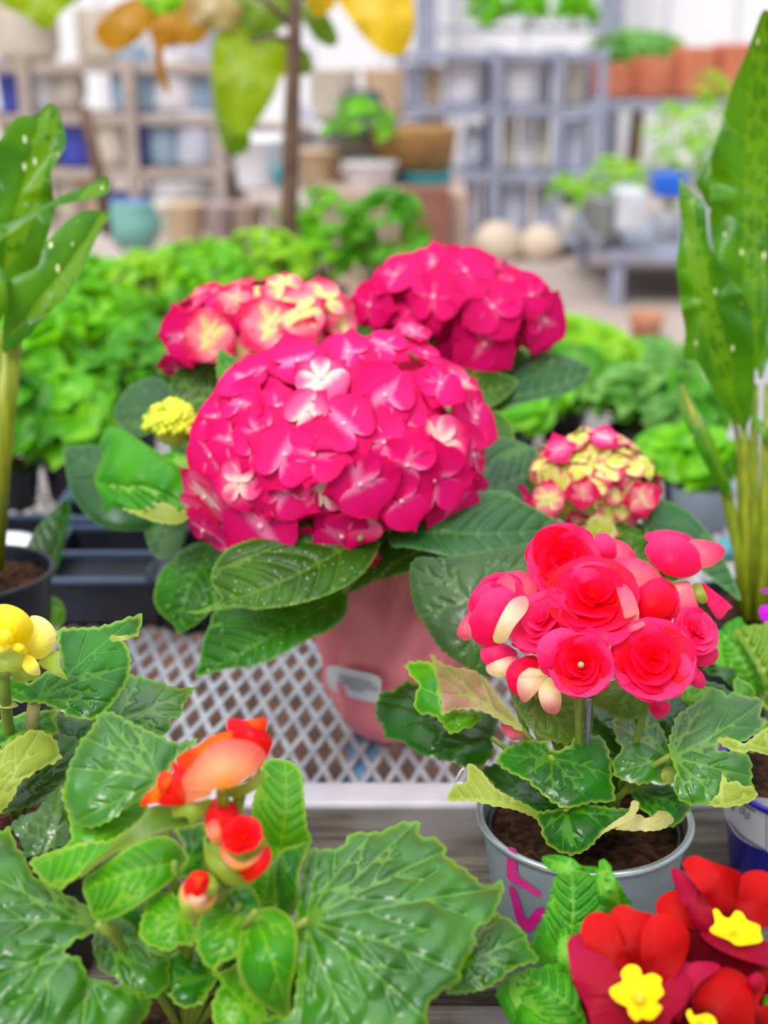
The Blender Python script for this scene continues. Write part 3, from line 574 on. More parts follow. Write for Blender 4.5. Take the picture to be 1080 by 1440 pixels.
LF('B', [(130, 370), (200, 340), (300, 308), (400, 285), (480, 280), (560, 225), (640, 180), (600, 290), (480, 345), (400, 400), (320, 455), (260, 495), (200, 470), (150, 420)], .575, BEGB, veins='pin', joint=(600, 240), tips=[(160, 390)], n=(-.1, -.35, .93), dome=.008,
   folds=[dict(pts=[(328, 442), (420, 358), (500, 288), (600, 198), (660, 140), (760, 125), (880, 120), (870, 190), (800, 225), (720, 240), (620, 280), (500, 340), (420, 392), (355, 446)], d=.555, n=(-.1, -.8, .6), dome=.006, teeth=(0, 9))]).data.materials.append(BEGO)
LF('B', [(365, 450), (400, 420), (500, 350), (600, 290), (700, 262), (770, 290), (800, 350), (780, 420), (720, 480), (650, 530), (560, 590), (500, 620), (440, 635), (400, 620), (380, 560), (358, 500)], .567, BEGB, veins='pin', joint=(750, 385), tips=[(375, 500)], n=(-.1, -.5, .87), dome=.010, teeth=(1, 14), stem=os_)
LF('B', [(760, 230), (830, 215), (890, 210), (900, 300), (890, 400), (850, 430), (780, 450), (740, 440), (800, 380), (790, 300)], .575, BEG, joint=(780, 430), n=(.3, -.5, .87), dome=.006)
LF('B', [(620, 600), (650, 530), (720, 505), (780, 530), (820, 590), (850, 680), (830, 740), (780, 735), (740, 765), (670, 750), (605, 700)], .562, BEGB, joint=(780, 610), n=(-.1, -.5, .87), stem=os_)
LF('B', [(850, 660), (880, 600), (960, 560), (1060, 560), (1085, 600), (1060, 720), (1020, 790), (960, 815), (930, 850), (880, 810), (850, 740)], .560, BEGB, joint=(1030, 570), n=(.0, -.5, .87), stem=os_)
LF('B', [(960, 520), (1020, 490), (1090, 480), (1130, 560), (1100, 640), (1040, 600), (980, 590)], .572, BEG, joint=(1000, 530), n=(.1, -.3, .87), stem=os_)
LF('B', [(600, 930), (640, 860), (700, 800), (760, 770), (860, 735), (905, 820), (945, 880), (900, 950), (880, 990), (800, 1012), (750, 980), (700, 935), (660, 975)], .585, BEG, joint=(920, 872), n=(-.1, -.4, .9), stem=os_)
LF('B', [(920, 860), (980, 845), (1030, 820), (1055, 900), (1095, 960), (1150, 1000), (1140, 1110), (960, 1110), (920, 1040), (930, 960), (960, 900)], .565, BEGB, joint=(1060, 1000), n=(.0, -.4, .9))
LF('B', [(-90, 230), (0, 238), (40, 225), (70, 300), (110, 350), (130, 410), (180, 460), (250, 495), (330, 540), (385, 572), (440, 640), (400, 690), (330, 715), (278, 775), (340, 790), (388, 880), (440, 890), (540, 925), (640, 968), (655, 1010), (610, 1080), (600, 1140), (300, 1180), (-90, 1160)], .56, BEGG, joint=(415, 655), tips=[(60, 235), (-70, 420), (-85, 640), (-80, 900), (20, 1150), (350, 1150), (620, 1010), (190, 470)], n=(.05, -.25, .97), dome=.016, noise=.0022, stem=os_, quilt=.003, step=5, ctr=(200, 800), teeth=(4, 22))
LF('B', [(440, 640), (520, 600), (600, 670), (640, 740), (700, 770), (740, 785), (735, 860), (742, 900), (700, 945), (650, 972), (590, 940), (530, 925), (510, 885), (440, 850), (415, 800), (400, 720)], .583, BEGG, joint=(450, 650), tips=[(735, 800), (640, 965), (430, 840), (540, 915)], n=(-.05, -.2, .97), dome=.008, noise=.001, stem=os_)
LF('B', [(500, 600), (600, 540), (660, 560), (640, 640), (620, 700), (560, 650)], .60, BEG, joint=(640, 560), n=(0, -.4, .9))
LF('H', [(120, 330), (140, 230), (160, 160), (210, 150), (255, 165), (280, 200), (290, 290), (298, 370), (310, 410), (255, 455), (210, 480), (150, 450)], .60, BEGB, veins='pin', joint=(200, 480), tips=[(225, 155)], n=(-.2, -.75, .6), dome=.010, stem=os_, teeth=(1.5, 12))
LF('H', [(312, 405), (300, 440), (272, 520), (270, 600), (245, 650), (200, 625), (190, 500), (215, 440), (260, 425)], .572, BEG, veins='pin', joint=(240, 640), tips=[(305, 415)], n=(.3, -.8, .5), dome=.012, noise=.003, teeth=(1, 12))
LF('H', [(120, 560), (120, 440), (170, 380), (210, 440), (200, 520), (190, 640), (130, 640)], .582, BEGB, veins='pin', joint=(150, 640), tips=[(170, 390)], n=(.2, -.7, .6), dome=.012, noise=.002)
LF('H', [(95, 650), (130, 630), (190, 620), (240, 648), (265, 700), (262, 800), (245, 880), (240, 968), (200, 957), (140, 920), (92, 860), (74, 780)], .545, BEGB, joint=(130, 640), tips=[(235, 955), (85, 800), (262, 720)], n=(.0, -.75, .65), dome=.014, teeth=(0, 12), stem=os_)
LF('H', [(300, 445), (345, 435), (400, 432), (440, 385), (520, 382), (600, 350), (655, 355), (650, 392), (700, 400), (735, 430), (740, 460), (800, 500), (860, 552), (915, 535), (915, 580), (895, 630), (880, 662), (830, 690), (830, 740), (790, 800), (780, 850), (720, 890), (680, 930), (678, 990), (690, 1030), (400, 1060), (100, 1030), (180, 965), (240, 965), (262, 880), (266, 720), (262, 640), (280, 540)], .555, BEGG, joint=(293, 668), tips=[(630, 360), (738, 440), (905, 560), (780, 830), (680, 985), (460, 1040), (270, 1010), (330, 445), (500, 388)], n=(.05, -.3, .95), dome=.016, noise=.0015, stem=os_, quilt=.003, step=5, teeth=(3.5, 20))
LF('H', [(800, 690), (880, 640), (940, 660), (990, 708), (1000, 742), (1030, 790), (960, 812), (860, 880), (740, 895), (760, 850), (780, 760)], .59, BEGG, joint=(790, 800), n=(.1, -.3, .95), dome=.008, noise=.001, stem=os_)
m = M()
OPt = lambda pts, d, mat, base, **k: petal(ob, 'C', pts, d, mat, base, **k)
st0 = U(318, 1230, .60)
OPt([(545, 118), (600, 120), (660, 128), (740, 113), (756, 150), (750, 190), (782, 240), (770, 300), (740, 332), (700, 290), (650, 240), (575, 225), (568, 190), (535, 180)], .566, OR, (640, 480), dome=.006)
OPt([(640, 130), (700, 118), (742, 116), (750, 180), (700, 170)], .562, OO, (600, 300), step=4)
OPt([(262, 350), (280, 315), (330, 288), (400, 250), (450, 214), (530, 190), (590, 200), (600, 250), (460, 330), (350, 420), (310, 420)], .562, OO, (600, 420), dome=.006)
OPt([(68, 592), (85, 540), (130, 500), (165, 470), (200, 500), (230, 560), (150, 578)], .556, OO, (260, 540)); OPt([(160, 480), (165, 430), (200, 400), (245, 415), (236, 350), (305, 405), (285, 480), (310, 575), (250, 590), (150, 577), (190, 530)], .552, OR, (320, 520), dome=.005)
OPt([(160, 470), (170, 430), (205, 402), (235, 440), (210, 500), (180, 540)], .548, OO, (300, 500), step=4)
OPt([(272, 490), (300, 430), (350, 365), (400, 308), (460, 258), (540, 234), (640, 235), (705, 262), (747, 312), (735, 360), (690, 410), (620, 460), (560, 490), (470, 502), (440, 540), (380, 560), (320, 577), (288, 540)], .54, OP, (540, 520), dome=.012)
OPt([(560, 490), (640, 460), (720, 400), (742, 430), (712, 490), (620, 540), (560, 547), (525, 505)], .556, SEPAL, (530, 500)); OPt([(235, 590), (330, 580), (450, 550), (440, 600), (400, 650), (340, 692), (315, 650), (240, 655)], .556, SEPAL, (460, 560))
stem(ob, U(313, 1112, .555), st0, .0026, STEMY); stem(ob, U(338, 1115, .565), os_, .0026, STEMY); stem(ob, U(312, 1245, .565), os_, .0036, STEMG); stem(ob, U(265, 1290, .57), os_, .002, STEMG)
LF('B', [(268, 60), (300, 200), (290, 300), (140, 365), (260, 400), (400, 360), (560, 250), (640, 130), (520, 40), (380, 30)], .60, BEGB, joint=(600, 200), tips=[(150, 365), (280, 100)], n=(-.1, -.4, .9), dome=.008)
LF('B', [(600, 620), (760, 700), (900, 740), (970, 900), (860, 965), (700, 900), (600, 780)], .632, BEG, joint=(900, 900), n=(-.1, -.4, .9), dome=.008)
LF('H', [(20, 520), (120, 500), (150, 640), (120, 800), (60, 900), (0, 860), (-30, 700)], .625, BEGD, joint=(120, 820), n=(0, -.5, .9), dome=.008)
LF('H', [(150, 800), (260, 780), (330, 860), (320, 960), (220, 990), (140, 920)], .578, BEG, joint=(260, 960), n=(0, -.5, .9), dome=.008)
# double red bloom and bud
c2 = U(342, 1175, .55); m = M(); rot = frame((0, 0, 0), (-.1, -.75, .6)).to_3x3()
m.ball(U(334, 1203, .562), (.0135, .0105, .0145), 0, 18, 12, rot=frame((0, 0, 0), (.1, -.3, 1)).to_3x3()); m.build('calyx', SEPAL, ob, label='green yellow calyx of the double red bloom')
OPt([(408, 740), (425, 790), (480, 860), (520, 900), (600, 960), (700, 990), (640, 1030), (540, 1010), (450, 930), (415, 850)], .548, SEPAL, (560, 1020), dome=.006)
OPt([(418, 680), (425, 610), (450, 562), (500, 543), (560, 562), (602, 620), (600, 700), (540, 760), (490, 800), (460, 790), (430, 740)], .552, OR, (500, 860), dome=.012); OPt([(425, 700), (470, 660), (500, 700), (500, 800), (460, 790), (430, 750)], .545, OP, (490, 860), step=4)
OPt([(598, 940), (680, 900), (752, 795), (777, 840), (772, 900), (725, 960), (660, 1000), (605, 980)], .545, OR, (600, 900), dome=.006); OPt([(500, 850), (505, 790), (540, 850), (620, 900), (720, 840), (740, 820), (700, 890), (600, 940), (530, 900)], .54, OP, (600, 960), step=4)
bloom(ob, 341, 1177, .543, 28, (-.1, 0, .6), outer=OR, inner=OR, roll=.3, layers=[(.85, 4, .5, 0), (.6, 4, .85, 0), (.38, 3, 1.2, 0)])
bc = U(279, 1258, .552); m = M(); m.ball(bc, (.0078, .0072, .0105), 0, 18, 12, rot=frame((0, 0, 0), (.25, -.35, .9)).to_3x3()); m.build('bud', petalmat('bud_red_tip', (196, 200, 60), (246, 200, 130), (240, 20, 24), (.35, .62, .8), var=0, stripe=.12), ob)
OPt([(275, 1060), (300, 1010), (330, 1040), (340, 1100), (380, 1150), (380, 1215), (310, 1200), (282, 1130)], .545, SEPAL, (370, 1215), step=4, dome=.005)
OPt([(330, 1000), (345, 955), (385, 943), (430, 955), (440, 1010), (420, 1070), (370, 1085), (335, 1060)], .540, OR, (380, 1150), step=4, dome=.005); OPt([(350, 970), (385, 960), (420, 975), (395, 1010), (385, 1050), (365, 1010)], .5365, OO, (380, 1150), step=4)
OPt([(320, 1080), (345, 1070), (375, 1090), (425, 1060), (432, 1090), (390, 1130), (345, 1120)], .5365, BW, (380, 1150), step=4)
OPt([(430, 950), (475, 985), (485, 1050), (440, 1110), (425, 1060), (445, 1000)], .541, SEPAL, (430, 1120), step=4)
# ================================================================ yellow begonia, left edge
yc = U(20, 1130, .80); yb = empty('potted_begonia', (yc[0], yc[1], 0), 'yellow begonia with green leaves cut by the left edge', 'potted plant'); yh = yc[2]
ys = np.array([yc[0], yc[1], yh-.01]); pot(yb, yc, .052, .04, yh, BLACKP); soil(yb, yc, .049, yh-.01)
YF = lambda c, pts, d, mat, **k: leaf(yb, c, pts, d, mat, **k)
YF('A', [(640, 470), (700, 470), (760, 487), (850, 510), (900, 532), (990, 525), (960, 570), (930, 620), (920, 670), (870, 692), (860, 740), (830, 770), (760, 772), (650, 725), (560, 685), (530, 640), (590, 560)], .76, BEGG, joint=(590, 690), tips=[(975, 530), (840, 760), (700, 480), (920, 650)], n=(.1, -.35, .93), dome=.008, stem=ys)
YF('A', [(285, 665), (380, 685), (500, 690), (520, 750), (440, 765), (400, 810), (330, 790), (285, 740)], .74, BEGD, joint=(470, 700), n=(0, -.4, .9))
YF('A', [(-80, 700), (0, 690), (100, 663), (200, 645), (290, 645), (275, 690), (300, 755), (230, 765), (150, 750), (60, 790), (-60, 850)], .715, BEG, veins='pin', joint=(-60, 780), tips=[(285, 655)], n=(0, -.45, .9), dome=.006)
YF('A', [(300, 765), (400, 795), (385, 890), (350, 970), (300, 1040), (230, 1095), (150, 1135), (40, 1160), (-40, 1165), (90, 1030), (200, 950), (290, 870), (250, 790)], .70, BEGD, joint=(0, 1150), n=(.1, -.4, .9), stem=ys)
YF('A', [(0, 830), (60, 780), (150, 750), (90, 800), (30, 850), (0, 870)], .70, BEGG, veins='pin', joint=(0, 860), tips=[(140, 752)], n=(0, -.4, .9), dome=.002)
YF('A', [(-60, 880), (0, 848), (60, 800), (140, 750), (200, 745), (260, 772), (292, 812), (300, 858), (315, 880), (275, 912), (220, 932), (160, 972), (100, 1012), (70, 1082), (0, 1165), (-60, 1160)], .672, BEGU, joint=(-40, 1120), tips=[(300, 870), (200, 755), (40, 830), (90, 1020)], n=(.1, -.6, .8), dome=.008, label='yellow green young leaf of the yellow begonia')
YF('A', [(295, 235), (400, 225), (500, 220), (600, 190), (690, 160), (722, 165), (712, 225), (690, 270), (620, 285), (650, 330), (662, 400), (650, 480), (620, 540), (560, 620), (500, 680), (450, 690), (380, 682), (320, 660), (290, 640), (200, 607), (100, 605), (60, 590), (20, 550), (25, 500), (60, 470), (150, 500), (230, 450), (300, 440), (310, 380), (290, 300)], .70, BEG, joint=(185, 600), tips=[(640, 210), (655, 420), (560, 610), (400, 685), (35, 520), (310, 250)], n=(.05, -.45, .9), dome=.010, noise=.0012, stem=ys, ctr=(400, 450),
   folds=[dict(pts=[(552, 270), (600, 262), (690, 270), (620, 290), (570, 300)], d=.69, n=(0, -.7, .7))]).data.materials.append(BEGU)
YF('A', [(190, 400), (240, 360), (300, 345), (305, 420), (345, 490), (280, 465), (220, 430)], .675, SEPAL, veins='pin', joint=(200, 395), tips=[(340, 485)], n=(0, -.6, .8), dome=.002, teeth=(1, 10), name='bract')
YF('A', [(-20, 600), (40, 590), (95, 620), (40, 635), (-20, 625)], .69, CREAM, veins='pin', joint=(-10, 610), tips=[(90, 620)], n=(0, -.5, .8), dome=.002, teeth=(0, 10), name='bract')
YP_ = lambda pts, d, mat, base, **k: petal(yb, 'A', pts, d, mat, base, **k)
YP_([(155, 168), (215, 173), (265, 215), (286, 270), (270, 330), (230, 375), (180, 386), (130, 368), (70, 335), (90, 280), (150, 230)], .672, YL, (100, 360), dome=.009)
YP_([(-80, 130), (0, 108), (50, 110), (110, 135), (155, 180), (172, 230), (150, 290), (90, 322), (0, 308), (-80, 260)], .655, YP, (20, 380), dome=.012)
YP_([(-20, 240), (40, 235), (70, 290), (20, 312), (-20, 300)], .644, YP, (20, 380), step=4); YP_([(50, 325), (80, 305), (120, 315), (140, 352), (100, 352)], .647, YP, (60, 390), step=4); YP_([(-40, 300), (20, 305), (55, 325), (0, 352), (-40, 360)], .647, YL, (20, 380))
YP_([(-60, 350), (50, 330), (120, 358), (135, 400), (110, 445), (40, 447), (-60, 450)], .655, SEPAL, (20, 400), dome=.006); YP_([(120, 368), (160, 370), (190, 400), (206, 460), (180, 468), (140, 455), (112, 420)], .657, BW, (120, 370), dome=.004).data.materials[0] = YL
YP_([(0, 430), (80, 430), (200, 460), (170, 490), (90, 505), (50, 470), (0, 470)], .67, SEPAL, (20, 400))
stem(yb, U(5, 950, .67), ys, .003, STEMG); stem(yb, U(48, 990, .70), ys, .0035, CREAM)
# ================================================================ red primula, front right
pc = U(960, 1475, .60); pb = empty('potted_primula', (pc[0], pc[1], 0), 'red primula with yellow eyed blooms in the front right corner', 'potted plant'); ph_ = pc[2]
pot(pb, pc, .045, .034, ph_, BLACKP); soil(pb, pc, .042, ph_-.008); ps = np.array([pc[0], pc[1], ph_-.01])
PF = lambda c, pts, d, mat, **k: leaf(pb, c, pts, d, mat, veins=k.pop('veins', 'pin'), **k)
PF('I', [(180, 580), (200, 510), (240, 420), (262, 330), (290, 290), (370, 280), (430, 300), (480, 300), (520, 360), (560, 420), (480, 460), (400, 480), (340, 560), (325, 640), (260, 640), (200, 640)], .62, PRL, joint=(310, 640), tips=[(330, 250)], n=(-.2, -.75, .65), dome=.010, noise=.0015, quilt=.004, stem=ps)
PF('I', [(220, 232), (250, 222), (300, 224), (345, 240), (370, 262), (430, 268), (420, 290), (360, 275), (330, 298), (280, 292), (240, 272)], .612, PRL, joint=(370, 290), tips=[(225, 235)], n=(-.1, -.5, .85), dome=.004, quilt=.004, teeth=(1, 9))
PF('I', [(425, 300), (435, 262), (456, 233), (482, 265), (500, 308), (540, 372), (562, 412), (520, 412), (480, 432), (440, 400), (424, 350)], .606, PRL, joint=(520, 430), tips=[(455, 240)], n=(.1, -.8, .6), dome=.008, quilt=.004, noise=.001)
PF('I', [(160, 740), (190, 670), (240, 640), (300, 632), (330, 660), (350, 720), (380, 790), (430, 900), (140, 900), (120, 800)], .585, PRL, joint=(420, 890), tips=[(175, 690)], n=(-.2, -.5, .85), dome=.012, quilt=.005, stem=ps)
PF('I', [(45, 745), (80, 700), (120, 672), (200, 650), (180, 740), (140, 900), (110, 880), (70, 800)], .60, PRL, joint=(150, 880), tips=[(180, 660)], n=(-.3, -.5, .85), dome=.006, quilt=.004)
PF('I', [(280, 560), (310, 500), (340, 560), (330, 660), (290, 660)], .60, PRL, joint=(320, 660), tips=[(310, 510)], n=(-.3, -.5, .85))
PF('I', [(1060, 770), (1100, 740), (1120, 820), (1070, 800)], .57, PRL, joint=(1110, 800), tips=[(1065, 775)])
PPt = lambda pts, d, mat, base, **k: petal(pb, 'I', pts, d, mat, base, step=6, **k)
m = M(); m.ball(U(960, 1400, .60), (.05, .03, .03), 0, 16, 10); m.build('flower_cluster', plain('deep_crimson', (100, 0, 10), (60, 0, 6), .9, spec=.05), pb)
b2 = (955, 510); V_ = dict(dome=.003, wave=.003, wk=3)
PPt([(655, 430), (662, 395), (685, 370), (740, 360), (800, 430), (870, 500), (820, 515), (760, 490), (700, 490)], .597, PR, b2, n=(0, -.5, .8)); PPt([(712, 275), (760, 288), (830, 370), (880, 440), (880, 510), (800, 492), (770, 430), (730, 350)], .591, PRD, b2, n=(-.3, -.5, .8), **V_)
PPt([(757, 260), (765, 240), (805, 225), (870, 250), (930, 270), (975, 290), (985, 340), (965, 440), (955, 500), (900, 470), (830, 370), (785, 310)], .585, PR, b2, n=(0, -.8, .5), **V_); PPt([(975, 330), (985, 295), (1030, 280), (1080, 290), (1130, 340), (1130, 480), (1060, 500), (980, 510), (960, 440)], .580, PR, b2, n=(.3, -.6, .7), **V_)
PPt([(820, 505), (880, 500), (960, 520), (1050, 545), (1110, 560), (1110, 640), (1040, 635), (960, 610), (890, 580), (840, 545)], .570, PRD, b2, n=(0, -.3, 1), dome=.006)
PPt([(780, 590), (800, 510), (900, 560), (900, 640), (850, 600)], .595, PRD, (900, 560), n=(0, -.3, 1))
PPt([(872, 430), (890, 430), (908, 455), (935, 462), (958, 434), (985, 445), (1000, 470), (1048, 490), (1050, 515), (1058, 550), (1000, 563), (960, 565), (930, 545), (880, 525), (858, 505), (880, 480)], .566, PY, (950, 520), dome=.002, n=(0, -.6, .8))
b3 = (820, 860)
PPt([(760, 560), (840, 540), (930, 600), (1010, 640), (1000, 700), (900, 680), (800, 650)], .585, PRD, (900, 620), n=(0, -.4, .9)); PPt([(980, 600), (1060, 600), (1120, 650), (1100, 720), (1000, 700)], .582, PR, (1040, 650), n=(0, -.4, .9))
PPt([(1000, 680), (1050, 668), (1072, 720), (1045, 790), (1100, 800), (1130, 900), (1000, 900), (1010, 780)], .566, PR, (1010, 880)); PPt([(1000, 690), (1040, 668), (1062, 700), (1040, 740), (1005, 730)], .563, PRD, (1010, 800))
PPt([(780, 640), (860, 628), (900, 650), (830, 700), (790, 760), (740, 860), (730, 800), (770, 740)], .560, PRD, b3, dome=.002); PPt([(785, 760), (830, 690), (900, 650), (950, 655), (1000, 690), (1020, 760), (1020, 900), (880, 900), (820, 860)], .553, PR, b3, dome=.010, n=(.1, -.5, .8))
PPt([(770, 825), (785, 806), (800, 833), (850, 825), (882, 850), (880, 900), (800, 900), (785, 860)], .545, PY, b3, dome=.001)
b1 = (590, 765)
PPt([(480, 460), (490, 430), (530, 411), (585, 435), (640, 452), (650, 540), (620, 640), (590, 760), (530, 660), (500, 560)], .565, PR, b1, n=(0, -.8, .5), dome=.004, wave=.002, wk=3); PPt([(600, 520), (640, 455), (690, 445), (740, 470), (778, 512), (775, 590), (730, 680), (680, 720), (600, 765), (600, 640)], .558, PR, b1, n=(.3, -.7, .6), dome=.003, wave=.003, wk=3)
PPt([(372, 520), (380, 470), (410, 442), (450, 440), (490, 465), (530, 560), (590, 760), (500, 690), (420, 640)], .558, PR, b1, n=(-.2, -.7, .6), dome=.003, wave=.002, wk=3)
PPt([(590, 765), (640, 740), (700, 690), (772, 625), (790, 690), (770, 780), (720, 840), (690, 880), (600, 880)], .545, PRD, b1, n=(.2, -.4, .9), dome=.006)
PPt([(318, 580), (322, 545), (350, 522), (400, 525), (470, 600), (520, 680), (590, 765), (580, 880), (430, 890), (390, 800), (340, 700)], .548, PRD, b1, n=(-.2, -.6, .8), dome=.005, wave=.002, wk=3)
PPt([(522, 670), (545, 643), (575, 640), (595, 655), (603, 682), (640, 672), (675, 690), (672, 715), (684, 748), (655, 780), (678, 802), (640, 848), (600, 842), (580, 855), (550, 825), (545, 800), (500, 775), (478, 735), (510, 712), (530, 700)], .536, PY, b1, dome=.002, n=(0, -.7, .7))
m = M(); m.tube([U(899, 1404, .5345), U(899, 1406, .545)], [.0028, .002], 0, 14); m.build('flower_tube', plain('yellow_green', (214, 190, 0), None, .6), pb)
# ================================================================ blue pot with primrose leaves, right edge
bc_ = U(1160, 1085, .905); bp = empty('potted_primrose', (bc_[0], bc_[1], 0), 'primrose with a violet bloom in a blue pot with white label, right edge', 'potted plant'); bh = bc_[2]
BRt = .066
pot(bp, bc_, BRt, BRt*.84, bh, BLUEP); soil(bp, bc_, BRt*.93, bh-.012); bs = np.array([bc_[0], bc_[1], bh-.01])
cb = cone_depth(bc_, 0, BRt*.84, bh, BRt, .0006); cb2 = cone_depth(bc_, 0, BRt*.84, bh, BRt, .0010); cb3 = cone_depth(bc_, 0, BRt*.84, bh, BRt, .0014)
m = M(); patch(m, 'O', [(342, 1070), (400, 1052), (470, 1035), (515, 1022), (640, 1075), (640, 1330), (560, 1292), (460, 1250), (400, 1205), (362, 1140)], .85, dome=0, step=5, depth=cb); m.build('label_sticker', WHITEL, bp, label='white sticker with faint grey print')
m = M()
for q in ([(378, 1066), (392, 1062), (392, 1090), (384, 1080)], [(420, 1082), (442, 1076), (445, 1096), (430, 1104), (420, 1094)], [(446, 1108), (468, 1100), (470, 1122), (455, 1130), (446, 1120)], [(446, 1058), (498, 1090), (496, 1097), (444, 1065)], [(552, 1120), (556, 1120), (556, 1282), (552, 1280)], [(370, 1140), (372, 1136), (440, 1215), (552, 1282), (548, 1286), (430, 1220)]): patch(m, 'O', q, .85, dome=0, step=3, depth=cb2)
m.build('print', GREYP, bp)
m = M()
for q in ([(425, 1086), (438, 1082), (440, 1092), (430, 1098)], [(451, 1111), (464, 1106), (465, 1118), (455, 1124)]): patch(m, 'O', q, .85, dome=0, step=2, depth=cb3)
m.build('print', WHITEL, bp)
BF = lambda pts, d, mat, **k: leaf(bp, 'O', pts, d, mat, veins='pin', **k)
BF([(285, 260), (330, 190), (400, 138), (450, 160), (500, 260), (520, 360), (560, 480), (500, 520), (440, 500), (400, 430), (300, 370), (270, 330)], .93, PRL, joint=(500, 500), tips=[(330, 200)], n=(-.3, -.6, .75), dome=.008, quilt=.004, stem=bs)
BF([(390, 210), (440, 180), (520, 168), (620, 175), (650, 500), (600, 600), (555, 640), (540, 480), (500, 380), (440, 280)], .90, leafmat('primrose_leaf_arched', (96, 140, 30), (124, 160, 40), (170, 200, 80), rough=.4, coat=.2, vs=.6, trans=.3, bumpd=.0015), joint=(620, 620), tips=[(420, 200)], n=(-.3, -.7, .6), dome=.012, quilt=.005, stem=bs)
BF([(540, 660), (600, 640), (650, 700), (640, 790), (560, 800), (440, 790), (500, 730)], .885, BEGB, joint=(640, 740), tips=[(450, 785)], n=(-.2, -.4, .9), stem=bs)
BF([(240, 380), (330, 380), (400, 390), (410, 430), (390, 480), (330, 430), (260, 410)], .90, BEGD, joint=(400, 480), tips=[(250, 390)], n=(-.2, -.5, .8))
BF([(390, 430), (440, 440), (500, 500), (470, 540), (400, 500)], .89, BEG, joint=(490, 530), tips=[(395, 440)], stem=bs)
for q, dd in (([(525, 80), (580, 75), (640, 100), (640, 170), (560, 168), (522, 130)], .93), ([(520, 0), (600, -10), (640, 10), (600, 25)], .94)): petal(bp, 'O', q, dd, PURP, (640, 120))

pm_print = plain('faint_print', (176, 178, 188), (160, 162, 172), .6)
# ================================================================ hydrangea in pink wrap
hx, hy = .012, 1.012; hyd = empty('potted_hydrangea', (hx, hy, 0), 'large pink hydrangea in a crumpled pink wrapped pot on the metal mesh', 'potted plant')
def fold_(a, z): return 1.5*(-.05*abs(math.sin(a*3.5+z*22+.6))+.05*abs(math.sin(a*5.5-z*46+1))-.03*abs(math.sin(a*2+z*85))+.012*math.sin(a*17-z*70+1)+.01)*min(1, max(0, z/.05))
m = M(); prof = [(0, .004), (.03, .001), (.040, .003), (.052, .02), (.060, .045), (.066, .07), (.067, .09), (.061, .112), (.050, .135), (.040, .158), (.043, .17), (.038, .168), (.034, .15)]
pr2 = []
for (r0, z0), (r1, z1) in zip(prof, prof[1:]):
    for k in range(5): pr2.append((r0+(r1-r0)*k/5, z0+(z1-z0)*k/5))
pr2.append(prof[-1]); pr2 = [(sum(pr2[max(0, min(len(pr2)-1, i+j))][0] for j in range(-3, 4))/7 if i > 5 else pr2[i][0], pr2[i][1]) for i in range(len(pr2))]
m.lathe(pr2, (hx, hy, 0), 110, 0, fold_); wr = m.build('pot_wrap', WRAP, hyd)
zs = np.array([q[1] for q in pr2[:-12]]); rs = np.array([q[0] for q in pr2[:-12]])
def wrap_depth(off):
    def fn(rays):
        out = []
        for r in rays:
            t = .85
            for i in range(400):
                p = CAM+t*r; rad = math.hypot(p[0]-hx, p[1]-hy); a = math.atan2(p[1]-hy, p[0]-hx); R = np.interp(p[2], zs, rs)*1.012+off
                if rad < R: break
                t += .0006
            out.append(t)
        return np.array(out)
    return fn
m = M(); patch(m, 'Z', [(463, 936), (500, 943), (533, 952), (536, 970), (535, 988), (500, 982), (468, 970), (460, 955)], .93, dome=0, step=4, depth=wrap_depth(.003)); m.build('label_sticker', WHITEL, hyd, label='white sticker with grey print on the pink wrap')
m = M()
for q in ([(478, 950), (520, 960), (519, 964), (477, 954)], [(482, 957), (528, 967), (526, 972), (481, 962)], [(490, 966), (510, 970), (509, 973), (489, 969)]): patch(m, 'Z', q, .93, dome=0, step=3, depth=wrap_depth(.0042))
m.build('print', pm_print, hyd)
hs = np.array([hx, hy, .165])
HF = lambda c, pts, d, mat, **k: leaf(hyd, c, pts, d, mat, veins=k.pop('veins', 'pin'), teeth=k.pop('teeth', (1.8, 8)), vw=k.pop('vw', .0012), quilt=k.pop('quilt', .0025), **k)
HF('K', [(370, 425), (480, 410), (650, 405), (800, 370), (950, 320), (1035, 300), (1042, 380), (1030, 450), (960, 520), (850, 570), (760, 620), (650, 680), (540, 712), (440, 722), (350, 742), (270, 762), (290, 680), (305, 590), (340, 500)], .93, HYDG, joint=(1020, 330), tips=[(275, 757)], n=(-.15, -.55, .85), dome=.008, fold=.12, stem=hs, bends=-.04)
HF('K', [(225, 430), (280, 427), (340, 405), (400, 365), (355, 300), (350, 240), (395, 150), (480, 90), (700, 30), (1000, 0), (1190, 60), (1195, 120), (1130, 225), (1040, 300), (900, 362), (760, 400), (640, 415), (570, 422), (500, 408), (430, 412), (330, 434), (270, 443)], .90, HYD, joint=(1100, 60), tips=[(228, 434)], n=(-.1, -.6, .8), dome=.010, fold=.1, stem=hs, bends=-.1)
HF('K', [(60, 330), (90, 240), (150, 170), (230, 100), (330, 80), (420, 110), (440, 200), (400, 300), (400, 350), (345, 430), (270, 500), (180, 542), (160, 500), (90, 440), (63, 390)], .99, HYDG, joint=(350, 90), tips=[(178, 540)], n=(-.2, -.65, .75), dome=.010, stem=hs)
